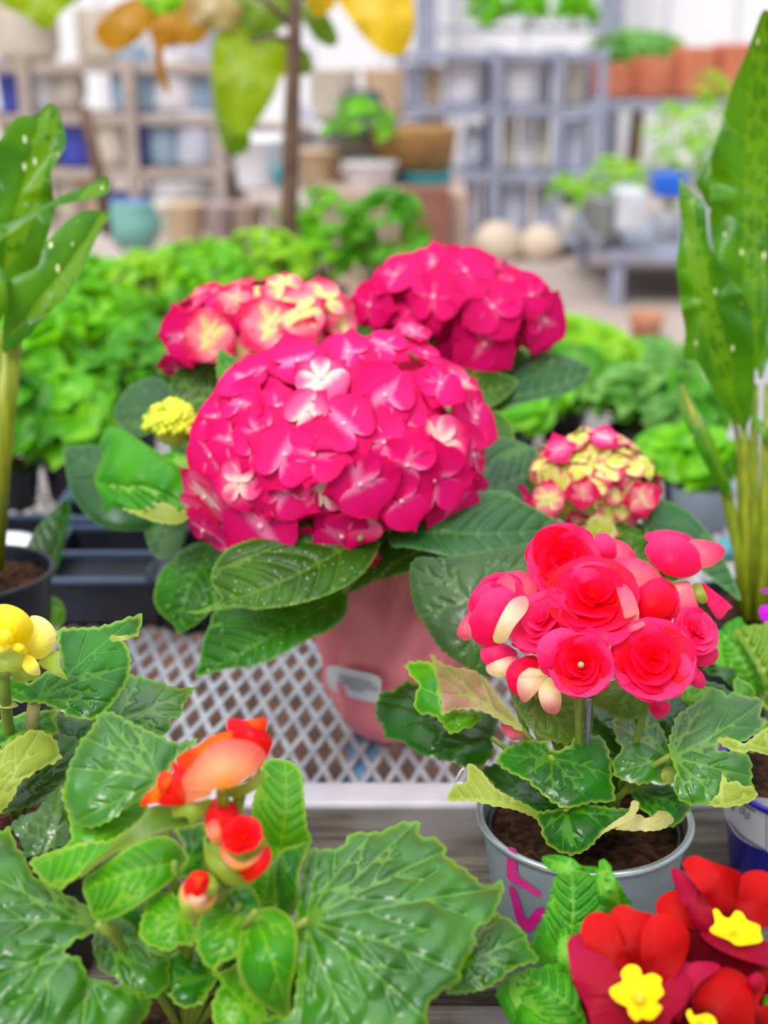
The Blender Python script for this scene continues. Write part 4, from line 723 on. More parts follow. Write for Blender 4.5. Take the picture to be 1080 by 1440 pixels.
HF('Gg', [(150, 430), (185, 340), (168, 285), (200, 190), (260, 168), (380, 230), (470, 290), (560, 350), (650, 420), (720, 500), (780, 620), (770, 700), (640, 742), (520, 735), (400, 695), (290, 655), (235, 650), (212, 705), (193, 650), (160, 550), (138, 500)], .97, HYDL, joint=(770, 670), tips=[(205, 690)], n=(-.25, -.6, .8), dome=.010, noise=.003, quilt=.005, stem=hs, bends=-.08,
   folds=[dict(pts=[(300, 655), (420, 668), (480, 625), (560, 625), (620, 648), (680, 668), (730, 690), (640, 748), (520, 740), (400, 700)], d=.952, n=(-.1, -.8, .5), dome=.002)]).data.materials.append(BEGU)
HF('Gg', [(550, 345), (620, 320), (700, 350), (730, 420), (690, 480), (640, 440)], 1.0, HYDL, joint=(720, 480), tips=[(560, 345)], n=(0, -.5, .8))
HF('Gg', [(700, 60), (780, 0), (860, 60), (800, 300), (760, 420), (700, 350), (690, 200)], 1.02, HYD, joint=(780, 420), tips=[(780, 10)], n=(-.3, -.7, .5), stem=hs)
HF('Gg', [(-40, 300), (60, 280), (180, 300), (200, 450), (300, 620), (500, 740), (480, 775), (300, 790), (150, 745), (60, 660), (0, 560), (-30, 430)], 1.10, HYDB, joint=(520, 720), tips=[(0, 320)], n=(-.2, -.6, .8), dome=.010, stem=hs)
HF('Gg', [(260, 60), (360, -80), (520, -120), (640, 0), (600, 80), (480, 200), (380, 230), (290, 170)], 1.12, HYDB, joint=(640, 60), tips=[(270, 80)], n=(-.2, -.5, .85), stem=hs)
HF('Gg', [(440, 760), (560, 740), (680, 760), (660, 880), (560, 960), (480, 920)], 1.08, HYDB, joint=(680, 760), tips=[(480, 930)], n=(-.2, -.5, .85))
HF('J', [(170, 310), (250, 190), (400, 200), (560, 150), (600, 118), (760, 110), (850, 165), (1000, 245), (1085, 300), (1000, 362), (850, 390), (700, 412), (560, 437), (480, 442), (360, 415), (250, 395), (180, 390)], .925, HYDB, joint=(170, 305), tips=[(1075, 300)], n=(.1, -.4, .9), dome=.010, fold=.08, stem=hs, bends=.05)
HF('Z', [(488, 833), (510, 790), (535, 765), (575, 725), (610, 760), (560, 790), (530, 815)], .96, HYD, joint=(590, 740), tips=[(490, 832)], n=(0, -.6, .7), stem=hs)
HF('Z', [(545, 740), (600, 700), (700, 720), (790, 770), (740, 800), (640, 790), (570, 780)], .99, HYD, joint=(560, 750), tips=[(780, 775)], n=(0, -.5, .8), stem=hs)
HF('Z', [(640, 600), (700, 612), (755, 635), (772, 690), (720, 705), (640, 720), (610, 660)], 1.03, HYDB, joint=(640, 700), tips=[(765, 650)], n=(.1, -.5, .85), stem=hs)
HF('Z', [(690, 545), (720, 515), (765, 496), (810, 505), (832, 520), (810, 548), (760, 562), (700, 572)], 1.13, HYDB, joint=(690, 565), tips=[(830, 520)], n=(.1, -.5, .85), stem=hs)
HF('Z', [(600, 520), (660, 515), (720, 530), (725, 545), (690, 572), (640, 575), (600, 560)], 1.10, HYD, joint=(620, 560), tips=[(728, 535)], n=(.1, -.5, .85), stem=hs)
HF('Z', [(900, 700), (940, 705), (975, 725), (1010, 770), (1042, 842), (1015, 825), (980, 800), (920, 772)], 1.0, HYDB, joint=(900, 720), tips=[(1040, 840)], n=(.2, -.4, .9), stem=hs)
HF('Z', [(308, 492), (325, 500), (345, 512), (352, 545), (320, 550), (305, 530)], 1.02, HYDG, joint=(345, 550), tips=[(310, 495)], n=(-.1, -.7, .6), stem=hs)
HF('Z', [(240, 540), (270, 500), (330, 500), (340, 560), (300, 600), (255, 580)], 1.09, HYD, joint=(330, 560), tips=[(245, 545)], n=(-.1, -.6, .7), stem=hs)
HF('Z', [(490, 470), (520, 440), (590, 440), (610, 490), (560, 510), (510, 500)], 1.12, HYD, joint=(600, 500), tips=[(500, 450)], n=(0, -.5, .8), stem=hs)
HF('Z', [(850, 745), (900, 735), (950, 745), (990, 790), (940, 820), (860, 800)], 1.02, HYD, joint=(860, 780), tips=[(985, 790)], n=(.2, -.5, .85), stem=hs)
HF('Z', [(800, 740), (870, 735), (920, 760), (930, 800), (860, 815), (800, 790)], .99, HYD, joint=(810, 760), tips=[(925, 790)], n=(.2, -.5, .85), stem=hs)
for q, d_ in (([(240, 560), (330, 520), (420, 560), (430, 680), (330, 720), (250, 660)], 1.08), ([(560, 600), (640, 560), (720, 600), (700, 700), (600, 720)], 1.06), ([(330, 700), (480, 680), (600, 700), (620, 780), (500, 820), (360, 800)], .99), ([(600, 500), (700, 480), (760, 520), (700, 580), (620, 570)], 1.16)):
    HF('Z', q, d_, HYD, joint=q[1], tips=[q[-2]], n=(0, -.5, .85), stem=hs)
mp = lambda a: (lambda: random.choice(a))
front = [(453, 543, 50, 'blush'), (539, 561, 52), (537, 623, 50), (484, 600, 50), (375, 618, 54), (393, 575, 42), (605, 667, 62), (403, 686, 56), (505, 675, 52), (478, 604, 30), (376, 727, 60), (506, 722, 58), (612, 625, 52), (610, 550, 44), (436, 584, 42), (350, 575, 42, 'pink'), (350, 545, 46), (310, 590, 46), (305, 640, 58), (300, 690, 46, 'blush'), (295, 735, 44), (330, 760, 46), (430, 760, 50), (455, 690, 42, 'blush'), (345, 675, 40, 'blush'), (660, 590, 48), (660, 640, 44), (640, 550, 44, 'blush'), (655, 695, 44), (560, 700, 48), (480, 745, 46), (420, 520, 44), (490, 500, 42), (540, 495, 40), (590, 510, 40), (575, 478, 32, 'blush'), (405, 640, 52), (560, 590, 46), (520, 545, 40), (445, 640, 50), (330, 620, 44), (380, 530, 40), (570, 650, 50), (625, 700, 48), (425, 772, 46), (280, 715, 42), (360, 765, 42), (500, 768, 42)]
cF = U(471, 624, .975)
head(hyd, cF, (.098, .088, .072), front, 70, .030, mp(['pink']*9+['blush']), tilt=.3, zmin=-.45, lab='nearest and largest deep pink flower head')
head(hyd, U(366, 450, 1.13), (.078, .07, .034), [(265, 470, 42, 'pink'), (300, 470, 38, 'cream'), (380, 460, 46), (350, 490, 36, 'cream'), (420, 445, 40, 'cream'), (420, 475, 40, 'cream'), (450, 430, 38), (250, 505, 34, 'pink'), (330, 425, 34, 'cream'), (400, 410, 34, 'cream'), (470, 450, 34, 'cream')], 62, .021, mp(['pink', 'blush', 'cream', 'cream', 'cream', 'pink']), zmin=-.5, lab='flat pink and cream flower head at the back left')
head(hyd, U(637, 432, 1.17), (.080, .075, .048), [(615, 420, 46, 'magenta'), (690, 435, 46, 'magenta'), (560, 395, 40, 'magenta'), (650, 390, 40, 'magenta'), (740, 420, 36, 'magenta'), (755, 450, 38, 'magenta'), (680, 480, 44, 'magenta'), (640, 500, 38, 'magenta'), (530, 430, 40, 'magenta'), (610, 375, 40, 'magenta'), (760, 475, 34, 'magenta')], 66, .026, mp(['magenta']*8+['blush']), zmin=-.55, lab='magenta flower head at the back right')
head(hyd, U(832, 680, 1.03), (.052, .046, .042), [(788, 634, 24, 'blush'), (848, 618, 22, 'blush'), (775, 700, 28, 'cream'), (740, 700, 20, 'pink'), (900, 700, 28, 'cream'), (840, 740, 26, 'lime'), (820, 690, 22, 'cream')], 92, .0125, mp(['lime']*5+['cream', 'cream']), zmin=-.55, lab='half open lime and pink flower head on the right', tilt=.5)
m = M(); m.ball(U(832, 680, 1.03), (.04, .036, .034), 0, 14, 10); m.build('head_core', BUDY, hyd)
# lime bud cluster
m = M(); cb_ = U(243, 600, 1.03)
for i in range(120):
    z = 1-(i+.5)/170*1.5; a = i*2.39996; q = np.array([math.sqrt(max(0, 1-z*z))*math.cos(a), math.sqrt(max(0, 1-z*z))*math.sin(a), z]); p = cb_+q*np.array([.019, .018, .017])*random.uniform(.85, 1.12); m.ball(p, .0029*random.uniform(.7, 1.3), 0, 6, 4)
m.ball(cb_, (.016, .016, .014)); m.build('bud_cluster', BUDY, hyd, label='lime green unopened bud cluster on the left'); stem(hyd, cb_, hs, .002)
for q in (cF, U(366, 460, 1.13), U(637, 445, 1.17), U(832, 700, 1.03)): stem(hyd, q-np.array([0, 0, .01]), hs-np.array([0, 0, .04]), .0028, STEMG, off=(0, 0, .02))

# ================================================================ calla lilies
def calla(cx, cy, z0, label, rad=.06, h=.1):
    r = empty('potted_calla', (cx, cy, z0), label, 'potted plant'); pot(r, (cx, cy), rad, rad*.8, h, BLACKP, z0); soil(r, (cx, cy), rad*.93, z0+h-.012); return r
g = U(1062, 868, 1.16); cr = calla(g[0], g[1], 0, 'tall calla with upright spotted leaves along the right edge', .058, g[2]+.012)
CL = lambda r, c, pts, d, **k: leaf(r, c, pts, d, CAL, veins='pin', teeth=(0, 9), quilt=k.pop('quilt', .0015), vw=.0016, step=6, **k)
crs = np.array([g[0], g[1], g[2]])
CL(cr, 'L', [(150, 660), (185, 600), (218, 545), (240, 640), (230, 760), (190, 745), (170, 700)], 1.16, joint=(230, 900), tips=[(215, 550)], n=(-.3, -.9, .2), spread=.5)
CL(cr, 'L', [(398, 35), (360, 120), (330, 200), (290, 290), (260, 385), (235, 480), (212, 550), (203, 640), (200, 780), (212, 900), (250, 985), (310, 1080), (350, 1200), (360, 1310), (385, 1372), (410, 1300), (450, 1240), (500, 1000), (530, 700), (490, 300), (440, 90)], 1.12, joint=(372, 1360), tips=[(400, 45)], n=(-.25, -.95, .15), dome=-.01, wave=.006, wk=7, spread=.5, bends=-.03)
CL(cr, 'L', [(88, 620), (102, 655), (140, 700), (182, 745), (200, 880), (260, 980), (320, 1060), (350, 1150), (362, 1300), (358, 1440), (330, 1540), (270, 1500), (225, 1430), (160, 1312), (128, 1298), (104, 1288), (112, 1200), (95, 1100), (80, 950), (98, 840), (92, 740)], 1.09, joint=(318, 1530), tips=[(92, 640)], n=(-.2, -.95, .1), dome=.004, wave=.006, wk=6, spread=.45, bends=-.04)
tb = []
for (x0, x1, x2, w) in ((1044, 1047, 1052, 8), (1062, 1060, 1062, 10), (1026, 1040, 1046, 6), (1080, 1076, 1070, 10), (1036, 1052, 1058, 7), (1100, 1090, 1078, 10)):
    d_ = random.uniform(1.12, 1.15); m = M(); m.tube([U(x0, 540, d_), U(x1, 640, d_), U(x1+1, 740, d_+.005), U(x2, 872, d_+.01)], [w*.45*d_/F, w*.7*d_/F, w*.85*d_/F, w*d_/F], 0, 12); m.build('stalk', STEMY, cr)
m = M(); m.tube([U(958, 540, 1.12), U(985, 610, 1.12), U(1018, 680, 1.13), U(1040, 780, 1.14), U(1046, 868, 1.15)], [.001, .004, .005, .005, .005], 0, 10); m.build('stalk', STEMY, cr)
CL(cr, 'Z', [(953, 535), (965, 545), (995, 600), (1022, 670), (1030, 700), (1010, 685), (975, 620), (955, 570)], 1.115, joint=(1028, 698), tips=[(955, 540)], n=(-.3, -.9, .3), spread=.4)
CL(cr, 'Z', [(1056, 575), (1068, 590), (1085, 610), (1090, 650), (1075, 620), (1060, 598)], 1.11, joint=(1088, 645), tips=[(1058, 578)], n=(-.3, -.9, .3), spread=.4)
g2 = U(-12, 800, 1.06); clf = calla(g2[0]-.01, g2[1], 0, 'calla with spotted leaves at the left edge', .055, max(.06, g2[2]))
CL(clf, 'Q', [(-60, 300), (0, 238), (40, 170), (100, 122), (175, 117), (205, 95), (242, 55), (270, 58), (288, 80), (320, 160), (335, 260), (300, 330), (262, 400), (265, 520), (282, 580), (245, 720), (200, 860), (120, 960), (0, 1000), (-100, 1000), (-150, 600)], 1.04, joint=(-10, 1000), tips=[(255, 60)], n=(.1, -.95, .2), dome=.004, wave=.006, spread=.45, bends=.04)
CL(clf, 'Q', [(-60, 690), (0, 665), (100, 640), (200, 580), (300, 530), (420, 480), (540, 420), (552, 500), (500, 530), (350, 560), (240, 590), (150, 650), (60, 710), (-60, 790)], .99, joint=(-50, 740), tips=[(545, 440)], n=(.1, -.75, .6), dome=.004, spread=.4)
CL(clf, 'Q', [(556, 632), (545, 608), (450, 598), (380, 622), (300, 690), (220, 780), (185, 880), (50, 950), (30, 1050), (10, 1300), (60, 1300), (150, 1225), (250, 1112), (330, 1042), (400, 930), (450, 820), (510, 700)], .985, joint=(60, 1220), tips=[(545, 622)], n=(.2, -.85, .4), dome=.006, spread=.45, fold=.15)
CL(clf, 'Q', [(-50, 860), (0, 880), (30, 950), (40, 1050), (20, 1120), (-10, 1170), (-60, 1150)], .96, joint=(-40, 1160), tips=[(0, 890)], n=(.3, -.9, .3), dome=.006, spread=.45)
for a, b, w in (((15, 470), (-8, 800), .011), ((-6, 480), (-18, 800), .010)):
    m = M(); m.tube([U(a[0], a[1], 1.0), U((a[0]+b[0])/2-3, (a[1]+b[1])/2, 1.02), U(b[0], b[1], 1.05)], [w*.8, w*.8, w*.7], 0, 12); m.build('stalk', STEMY, clf)
# ================================================================ ground and surroundings
m = M(); m.add([(-14, -3, -.6), (14, -3, -.6), (14, 20, -.6), (-14, 20, -.6)], [(0, 1, 2, 3)])
s = N('paving'); br = s.n('ShaderNodeTexBrick'); s.l(s.co(), br.inputs['Vector']); br.inputs['Scale'].default_value = 3.2; br.inputs['Color1'].default_value = (*lin((176, 160, 152)), 1); br.inputs['Color2'].default_value = (*lin((160, 146, 138)), 1); br.inputs['Mortar'].default_value = (*lin((138, 126, 120)), 1)
tag(m.build('floor', s.pbr(br.outputs[0], .8), None, smooth=False), kind='structure')
m = M(); m.box((-1.6, .3, -.6), (1.4, 2.6, -.585)); tag(m.build('floor', plain('bench_shade_earth', (122, 88, 70), (84, 60, 48), .9, sc=14), None, smooth=False), kind='structure')  # brown earth under the benches, bench shade put into its dark colour
mats = {}
def pm(c, rough=.6, metal=0.):
    k = (c, rough, metal)
    if k not in mats: mats[k] = plain('paint_%s' % {0: 'plain'}[0], c, tuple(int(v*.92) for v in c), rough, metal, sc=9)
    return mats[k]
def boxo(name, lo, hi, mat, parent=None, bev=.006, **k):
    m = M(); m.box(lo, hi); o = m.build(name, mat, parent, smooth=False); b = o.modifiers.new('b', 'BEVEL'); b.width = bev; b.segments = 2
    for a, v in k.items(): o[a] = v
    return o
# ---- bushy seedlings on the mesh bench
leafg = {}
def bushmat(i):
    cs = [((84, 176, 0), (130, 208, 10)), ((44, 128, 6), (84, 168, 16)), ((120, 190, 6), (166, 216, 30)), ((80, 146, 60), (120, 178, 80))][i]
    if i not in leafg: leafg[i] = leafmat('seedling_leaf_'+('lime', 'green', 'yellow', 'sage')[i], cs[0], cs[1], (190, 220, 110), rough=.42, coat=.1, trans=.4, vs=.3, tcol=(170, 225, 20))
    return leafg[i]
def bush(x, y, z0, rad, h, i, label, name='potted_seedling', cat='potted plant', nl=70, ls=.035, potc=None, group=None, ph=.05, asp=.62):
    r = empty(name, (x, y, z0), label, cat, group); ph and pot(r, (x, y), rad*.45 if ph else .01, rad*.36 if ph else .01, ph or .01, potc or BLACKP, z0, seg=24)
    m = M(); mt = M()
    for k in range(nl):
        zz = random.uniform(-.35, 1)**1; a = random.uniform(0, 2*PI); rr = math.sqrt(max(0, 1-max(0, zz)**2))*random.uniform(.55, 1.); c = Vector((x+rad*rr*math.cos(a), y+rad*rr*math.sin(a), z0+ph+(h-ph)*(.45+.5*zz)))
        nrm = Vector((rr*math.cos(a)*.7, rr*math.sin(a)*.7-.15, .7+.4*zz))+Vector(rng.normal(0, .25, 3)); T = frame(c, nrm, roll=a+random.uniform(-.8, .8)-PI/2)
        L = ls*random.uniform(.7, 1.25); nu, nv = 6, 5; V = []; vd = []
        for iu in range(nu):
            u = iu/(nu-1); w = L*asp*.5*math.sin(PI*min(1, .04+.96*u**.85))**.7 if iu < nu-1 else 0
            for jv in range(nv): v = -1+2*jv/(nv-1); V.append(tuple(T @ Vector((L*u-L*.3, w*v, abs(v)*w*.3-L*.35*u*u)))); vd.append(abs(v)*w/.0012)
        m.add(V, [(a_*nv+b, (a_+1)*nv+b, (a_+1)*nv+b+1, a_*nv+b+1) for a_ in range(nu-1) for b in range(nv-1)], 0, vd=vd)
        if k % 3 == 0: mt.tube([(x+random.uniform(-.01, .01), y+random.uniform(-.01, .01), z0+ph*.6), tuple((Vector((x, y, z0+ph))+c)/2), tuple(c)], .0016, 0, 5)
    m.build('foliage', bushmat(i), r); mt.build('stem', STEMG, r); return r
rows = [  # px, py of the base on the bench, height, radius, tone, what sets it apart
 (20, 700, .17, .075, 1, 'green leafy seedling nearest the left edge behind the calla'), (100, 690, .16, .07, 0, 'lime leafy seedling behind the bluish hydrangea leaf'), (190, 640, .17, .075, 1, 'green leafy seedling just behind the hydrangea\'s lime bud'),
 (60, 600, .18, .085, 0, 'bright lime seedling beside the left calla stalk'), (150, 560, .19, .09, 0, 'bright lime seedling in the middle of the left bench'), (245, 560, .18, .08, 1, 'green seedling left of the hydrangea\'s front head'),
 (30, 500, .16, .09, 2, 'yellow green seedling behind the left calla'), (115, 475, .17, .10, 0, 'lime seedling in the back row under the left calla leaf'), (205, 470, .17, .10, 2, 'yellow green seedling left of the flat pink head'), (290, 465, .19, .10, 0, 'lime seedling behind the flat pink head'),
 (370, 450, .2, .10, 2, 'yellow green seedling above the flat pink head'), (455, 430, .26, .11, 0, 'tall lime seedling between the two back pink heads'), (540, 440, .27, .11, 1, 'tall green seedling behind the magenta head'), 
 (720, 640, .14, .07, 0, 'lime seedling between the front pink head and the half open head'), (790, 610, .14, .075, 1, 'green seedling behind the half open lime head'), (890, 640, .13, .075, 3, 'sage green seedling right of the half open head'),
 (840, 560, .11, .09, 2, 'yellow green seedling behind the half open head'), (940, 640, .12, .07, 1, 'green seedling left of the calla stalks'), (800, 530, .11, .08, 2, 'pale yellow green seedling right of the magenta head'), (960, 720, .11, .06, 0, 'lime seedling at the foot of the calla stalks'), (910, 560, .1, .08, 3, 'sage seedling left of the big calla leaf'), (650, 600, .15, .08, 0, 'lime seedling behind the front pink head')]
for x, y, h, rad, i, lab in rows:
    p = G(x, y+10, 0); bush(p[0], p[1], .0, rad, h, i, lab, nl=int(60+rad*500), ls=.045)
# trays at the left
def tray(x0, x1, y0, y1, label, h=.045, rimc=(58, 72, 98)):
    t = empty('seed_tray', ((x0+x1)/2, (y0+y1)/2, 0), label, 'tray', 'black trays'); m = M(); w = .004
    m.box((x0, y0, .0), (x1, y0+w, h)); m.box((x0, y1-w, 0), (x1, y1, h)); m.box((x0, y0, 0), (x0+w, y1, h)); m.box((x1-w, y0, 0), (x1, y1, h)); m.box((x0, y0, 0), (x1, y1, .003)); m.build('wall', BLACKP, t, smooth=False)
    m = M(); r = .007
    m.box((x0-r, y0-r, h), (x1+r, y0+w, h+.003)); m.box((x0-r, y1-w, h), (x1+r, y1+r, h+.003)); m.box((x0-r, y0+w, h), (x0+w, y1-w, h+.003)); m.box((x1-w, y0+w, h), (x1+r, y1-w, h+.003)); m.box((x0, (y0+y1)/2-.004, h-.002), (x1, (y0+y1)/2+.004, h+.002))
    m.build('rim', pm(rimc, .4), t, smooth=False)
    m = M(); m.box((x0+w, y0+w, .004), (x1-w, y1-w, .02)); m.build('soil', BLACKP, t, smooth=False); return t
a = G(55, 880, 0); b_ = G(228, 880, 0); tray(a[0], b_[0], a[1], a[1]+.15, 'black seed tray on the mesh behind the yellow begonia', .045)
tray(a[0]-.02, b_[0]+.03, a[1]+.165, a[1]+.30, 'black seed tray behind the nearest black tray', .05)
tray(-.62, a[0]-.015, a[1]+.05, a[1]+.2, 'black seed tray behind the yellow begonia bloom, far left', .04)
m = M(); q = G(235, 900, 0); m.lathe([(0, 0), (.035, 0), (.043, .05), (.046, .052), (.040, .05), (.03, .01), (0, .01)], (q[0]+.02, q[1]+.05, 0), 32); tag(m.build('black_pot', BLACKP), 'empty black pot on the mesh under the round hydrangea leaf', 'pot')
m = M(); q = G(5, 850, 0); m.lathe([(0, 0), (.030, 0), (.038, .06), (.041, .062), (.036, .06), (.028, .01), (0, .01)], (q[0], q[1], 0), 32); tag(m.build('white_pot', WHITEL), 'small white pot at the left edge beneath the calla', 'pot')
pz = empty('dark_leaf_plant', tuple(G(60, 860, 0)), 'plant with long blackish green leaves beside the black trays', 'plant')
leaf(pz, 'Z', [(20, 840), (30, 790), (50, 745), (92, 702), (98, 730), (80, 800), (50, 850), (25, 870)], 1.12, BEGD, veins='pin', joint=(30, 865), tips=[(95, 708)], n=(.2, -.8, .5), teeth=(0, 9))
leaf(pz, 'Z', [(42, 850), (55, 838), (82, 842), (92, 862), (85, 880), (60, 878), (45, 865)], 1.08, BEGB, veins='pin', joint=(45, 860), tips=[(92, 870)], n=(.1, -.6, .8), teeth=(0, 9))
m = M(); patch(m, 'Z', [(1005, 770), (1015, 755), (1035, 760), (1038, 785), (1020, 790), (1005, 785)], 1.2, dome=.01, n=(0, -.6, .8)); 
tag(m.build('teal_wrapper', pm((70, 150, 160), .3)), 'small teal scrap behind the calla pot', 'wrapper')
m = M(); q = G(985, 740, 0); m.lathe([(0, 0), (.03, 0), (.038, .05), (.040, .052), (.034, .05), (.026, .01), (0, .01)], (q[0], q[1], 0), 32); tag(m.build('grey_pot', pm((176, 190, 206), .3)), 'pale grey glossy pot behind the calla stalks', 'pot')

# ================================================================ large leaved tree in the middle distance
TL = leafmat('tree_leaf', (120, 165, 14), (150, 180, 10), (180, 200, 60), rough=.4, coat=.1, trans=.5, vs=.3, tcol=(190, 210, 0)); TY = leafmat('tree_leaf_yellow', (222, 180, 6), (240, 200, 20), (240, 215, 90), rough=.4, coat=.1, trans=.5, vs=.3, tcol=(255, 210, 0)); TO = leafmat('tree_leaf_orange', (170, 120, 12), (196, 130, 10), (200, 170, 60), rough=.4, coat=.1, trans=.5, vs=.3, tcol=(230, 160, 0)); TG = leafmat('tree_leaf_dark', (84, 120, 14), (104, 136, 16), (140, 160, 50), rough=.4, trans=.4, vs=.3)
bark = plain('bark', (112, 84, 66), (90, 66, 54), .8, sc=40)
tb_ = W(408, 760, 2.75); tree = empty('potted_tree', (tb_[0], tb_[1], -.6), 'slender tree with large yellow green leaves hanging over the top of the view', 'tree')
m = M(); tz = 2.75
def Wt(x, y, Y=2.75): return W(x, y, Y)
m.tube([np.array([tb_[0], 2.75, -.36]), W(406, 300, 2.75), W(410, 180, 2.75), W(414, 60, 2.75), W(418, -120, 2.75)], [.02, .017, .016, .014, .010], 0, 10)
for a, b in (((414, 40), (330, -20)), ((416, -60), (240, -90)), ((417, -80), (560, -100)), ((412, 60), (350, 60)), ((414, 0), (500, -40)), ((330, -30), (200, -60)), ((240, -90), (90, -60))):
    m.tube([W(*a, 2.75), W((a[0]+b[0])/2, (a[1]+b[1])/2-10, 2.75), W(*b, 2.72)], [.008, .006, .004], 0, 7)
m.build('trunk', bark, tree); pot(tree, (tb_[0], 2.75), .16, .12, .26, pm((90, 80, 76)), -.6, seg=32)
def tl(pts, d, mat, j, t, n=(0, -.9, .4)): leaf(tree, 'Z', pts, d, mat, veins='pin', joint=j, tips=[t], n=n, teeth=(0, 9), step=8, vw=.004, dome=.02, wave=.01, quilt=.003)
tl([(300, 60), (320, 40), (360, 38), (400, 60), (395, 110), (370, 160), (345, 190), (320, 180), (300, 130)], 2.7, TL, (350, 35), (340, 195)); tl([(302, 130), (330, 150), (352, 190), (345, 215), (320, 215), (305, 180)], 2.75, TG, (330, 130), (330, 214))
tl([(-10, -20), (50, -30), (130, -20), (90, 15), (65, 42), (30, 20), (0, 5)], 2.6, TL, (120, -30), (60, 40)); tl([(135, 40), (160, 10), (210, -10), (230, 10), (200, 50), (165, 72), (140, 60)], 2.6, TO, (220, -10), (155, 70)); tl([(200, 10), (260, -20), (300, 20), (280, 60), (230, 70), (240, 130), (222, 110), (215, 60)], 2.7, TO, (290, 0), (235, 125))
tl([(470, -20), (530, -40), (575, -10), (582, 40), (565, 78), (530, 70), (495, 30)], 2.5, TY, (510, -40), (565, 76)); tl([(420, 10), (445, 0), (475, 50), (465, 66), (440, 50)], 2.65, TG, (425, 0), (468, 62)); tl([(250, -10), (330, -20), (350, 30), (310, 42), (265, 30)], 2.7, leafmat('tree_leaf_brown', (180, 150, 100), (160, 130, 80), (190, 170, 120), vs=.2), (340, 0), (260, 20)); tl([(330, -20), (400, -40), (420, 10), (380, 50), (345, 40)], 2.7, TG, (400, -30), (350, 45)); tl([(425, -30), (470, -30), (470, 10), (440, 20)], 2.6, TY, (430, -30), (465, 15)); tl([(405, 60), (432, 70), (440, 100), (420, 105), (405, 90)], 2.72, TG, (408, 60), (436, 102)); tl([(375, 60), (400, 50), (412, 80), (395, 110), (378, 95)], 2.76, TY, (400, 52), (385, 108))
tl([(195, -20), (250, -30), (255, 10), (225, 20), (200, 5)], 2.5, bushmat(0), (240, -25), (205, 10))
# ================================================================ goods far behind
GREYM = pm((150, 154, 176), .5)
def shelf(x0, x1, Y, zs_, label, dep=.5, mat=None, posts=None, th=.03, zbase=-.6):
    mat = mat or GREYM; c = empty('shelf_rack', ((x0+x1)/2, Y, zbase), label, 'shelf'); top = max(zs_)
    for z in zs_: boxo('shelf_board', (x0, Y-dep/2, z-th), (x1, Y+dep/2, z), mat, c)
    for x in posts or (x0, x1):
        for yy in (Y-dep/2, Y+dep/2): boxo('post', (x-.025, yy-.025, zbase), (x+.025, yy+.025, top+.02), mat, c)
    return c
def vase(x, y, Y, wpx, hpx, mat, label, kind='planter', prof=None, cat='pot', base=None, group=None):
    """(x,y) = foot in the photograph at distance Y"""
    b = W(x, y, Y); k = Y/F/math.cos(PITCH)*1.02; r = wpx*k/2; h = hpx*k*1.05; z0 = base if base is not None else b[2]; pr = prof or [(0, 0), (.72, 0), (.8, .1), (.98, .9), (1.05, .93), (1.05, 1), (.95, 1), (.85, .5), (.7, .1), (0, .1)]
    m = M(); m.lathe([(a*r, q*h) for a, q in pr], (b[0], Y, z0), 28); return tag(m.build(kind, mat), label, cat, group)
Yr = 8.2
def zr(y): return W(600, y, Yr)[2]
def xr(x): return W(x, 200, Yr)[0]
rack = shelf(xr(560), xr(832), Yr, [zr(72), zr(148), zr(238), zr(325)], 'grey blue metal shelf rack with white planters right of centre', .6, posts=(xr(560), xr(690), xr(775), xr(832)), th=.05)
shapes = [[(0, 0), (.8, 0), (1, .15), (1, .95), (1.04, 1), (.9, 1), (.85, .1), (0, .1)], None, [(0, 0), (.5, 0), (.9, .3), (1, .6), (.7, .9), (.75, 1), (.65, 1), (.6, .85), (.8, .55), (0, .1)]]
WHT = pm((232, 230, 238), .35); LAV = pm((208, 212, 230), .35); TAN = pm((206, 178, 146), .7); BEI = pm((214, 204, 188), .7); GRYB = pm((150, 164, 190), .4); DKG = pm((90, 92, 104), .6); TER = pm((222, 132, 98), .8)
items = [(582, 238, 34, 66, LAV, 0, 'pale lavender planter on the rack\'s third shelf, far left'), (612, 238, 26, 76, TAN, 0, 'tan cylinder on the rack\'s third shelf'), (652, 146, 50, 58, WHT, 0, 'white planter on the rack\'s second shelf, left'), (608, 146, 26, 50, TAN, 1, 'tan pot on the rack\'s second shelf'), (575, 146, 30, 52, LAV, 1, 'pale pot at the left end of the second shelf'), (728, 146, 60, 56, WHT, 0, 'wide white planter right of the rack\'s middle post'), (800, 146, 44, 60, BEI, 1, 'beige pot at the right end of the second shelf'), (715, 236, 20, 76, BEI, 0, 'slim beige cylinder right of the middle post'), (740, 236, 20, 78, WHT, 0, 'slim white cylinder on the third shelf'), (762, 236, 18, 70, BEI, 0, 'slim beige cylinder beside the white one'), (665, 236, 30, 60, LAV, 2, 'pale lavender urn left of the middle post'), (802, 236, 40, 66, LAV, 1, 'lavender pot at the right end of the third shelf'), (650, 323, 40, 66, LAV, 0, 'pale blue pot on the bottom shelf, left'), (718, 323, 46, 76, LAV, 0, 'pale blue tall pot on the bottom shelf, middle'), (765, 323, 32, 60, LAV, 1, 'pale blue pot on the bottom shelf, right'), (590, 323, 40, 60, WHT, 2, 'white urn on the bottom shelf, far left'), (808, 323, 36, 50, GRYB, 1, 'grey blue pot at the bottom shelf\'s right end')]
for x, y, w, h, mt_, sh, lab in items: vase(x, y, Yr-.1, w, h*.9, mt_, lab, 'planter', shapes[sh], base=zr({146: 148, 238: 238, 236: 238, 323: 325}[y])+.002, group='planters on the grey rack')
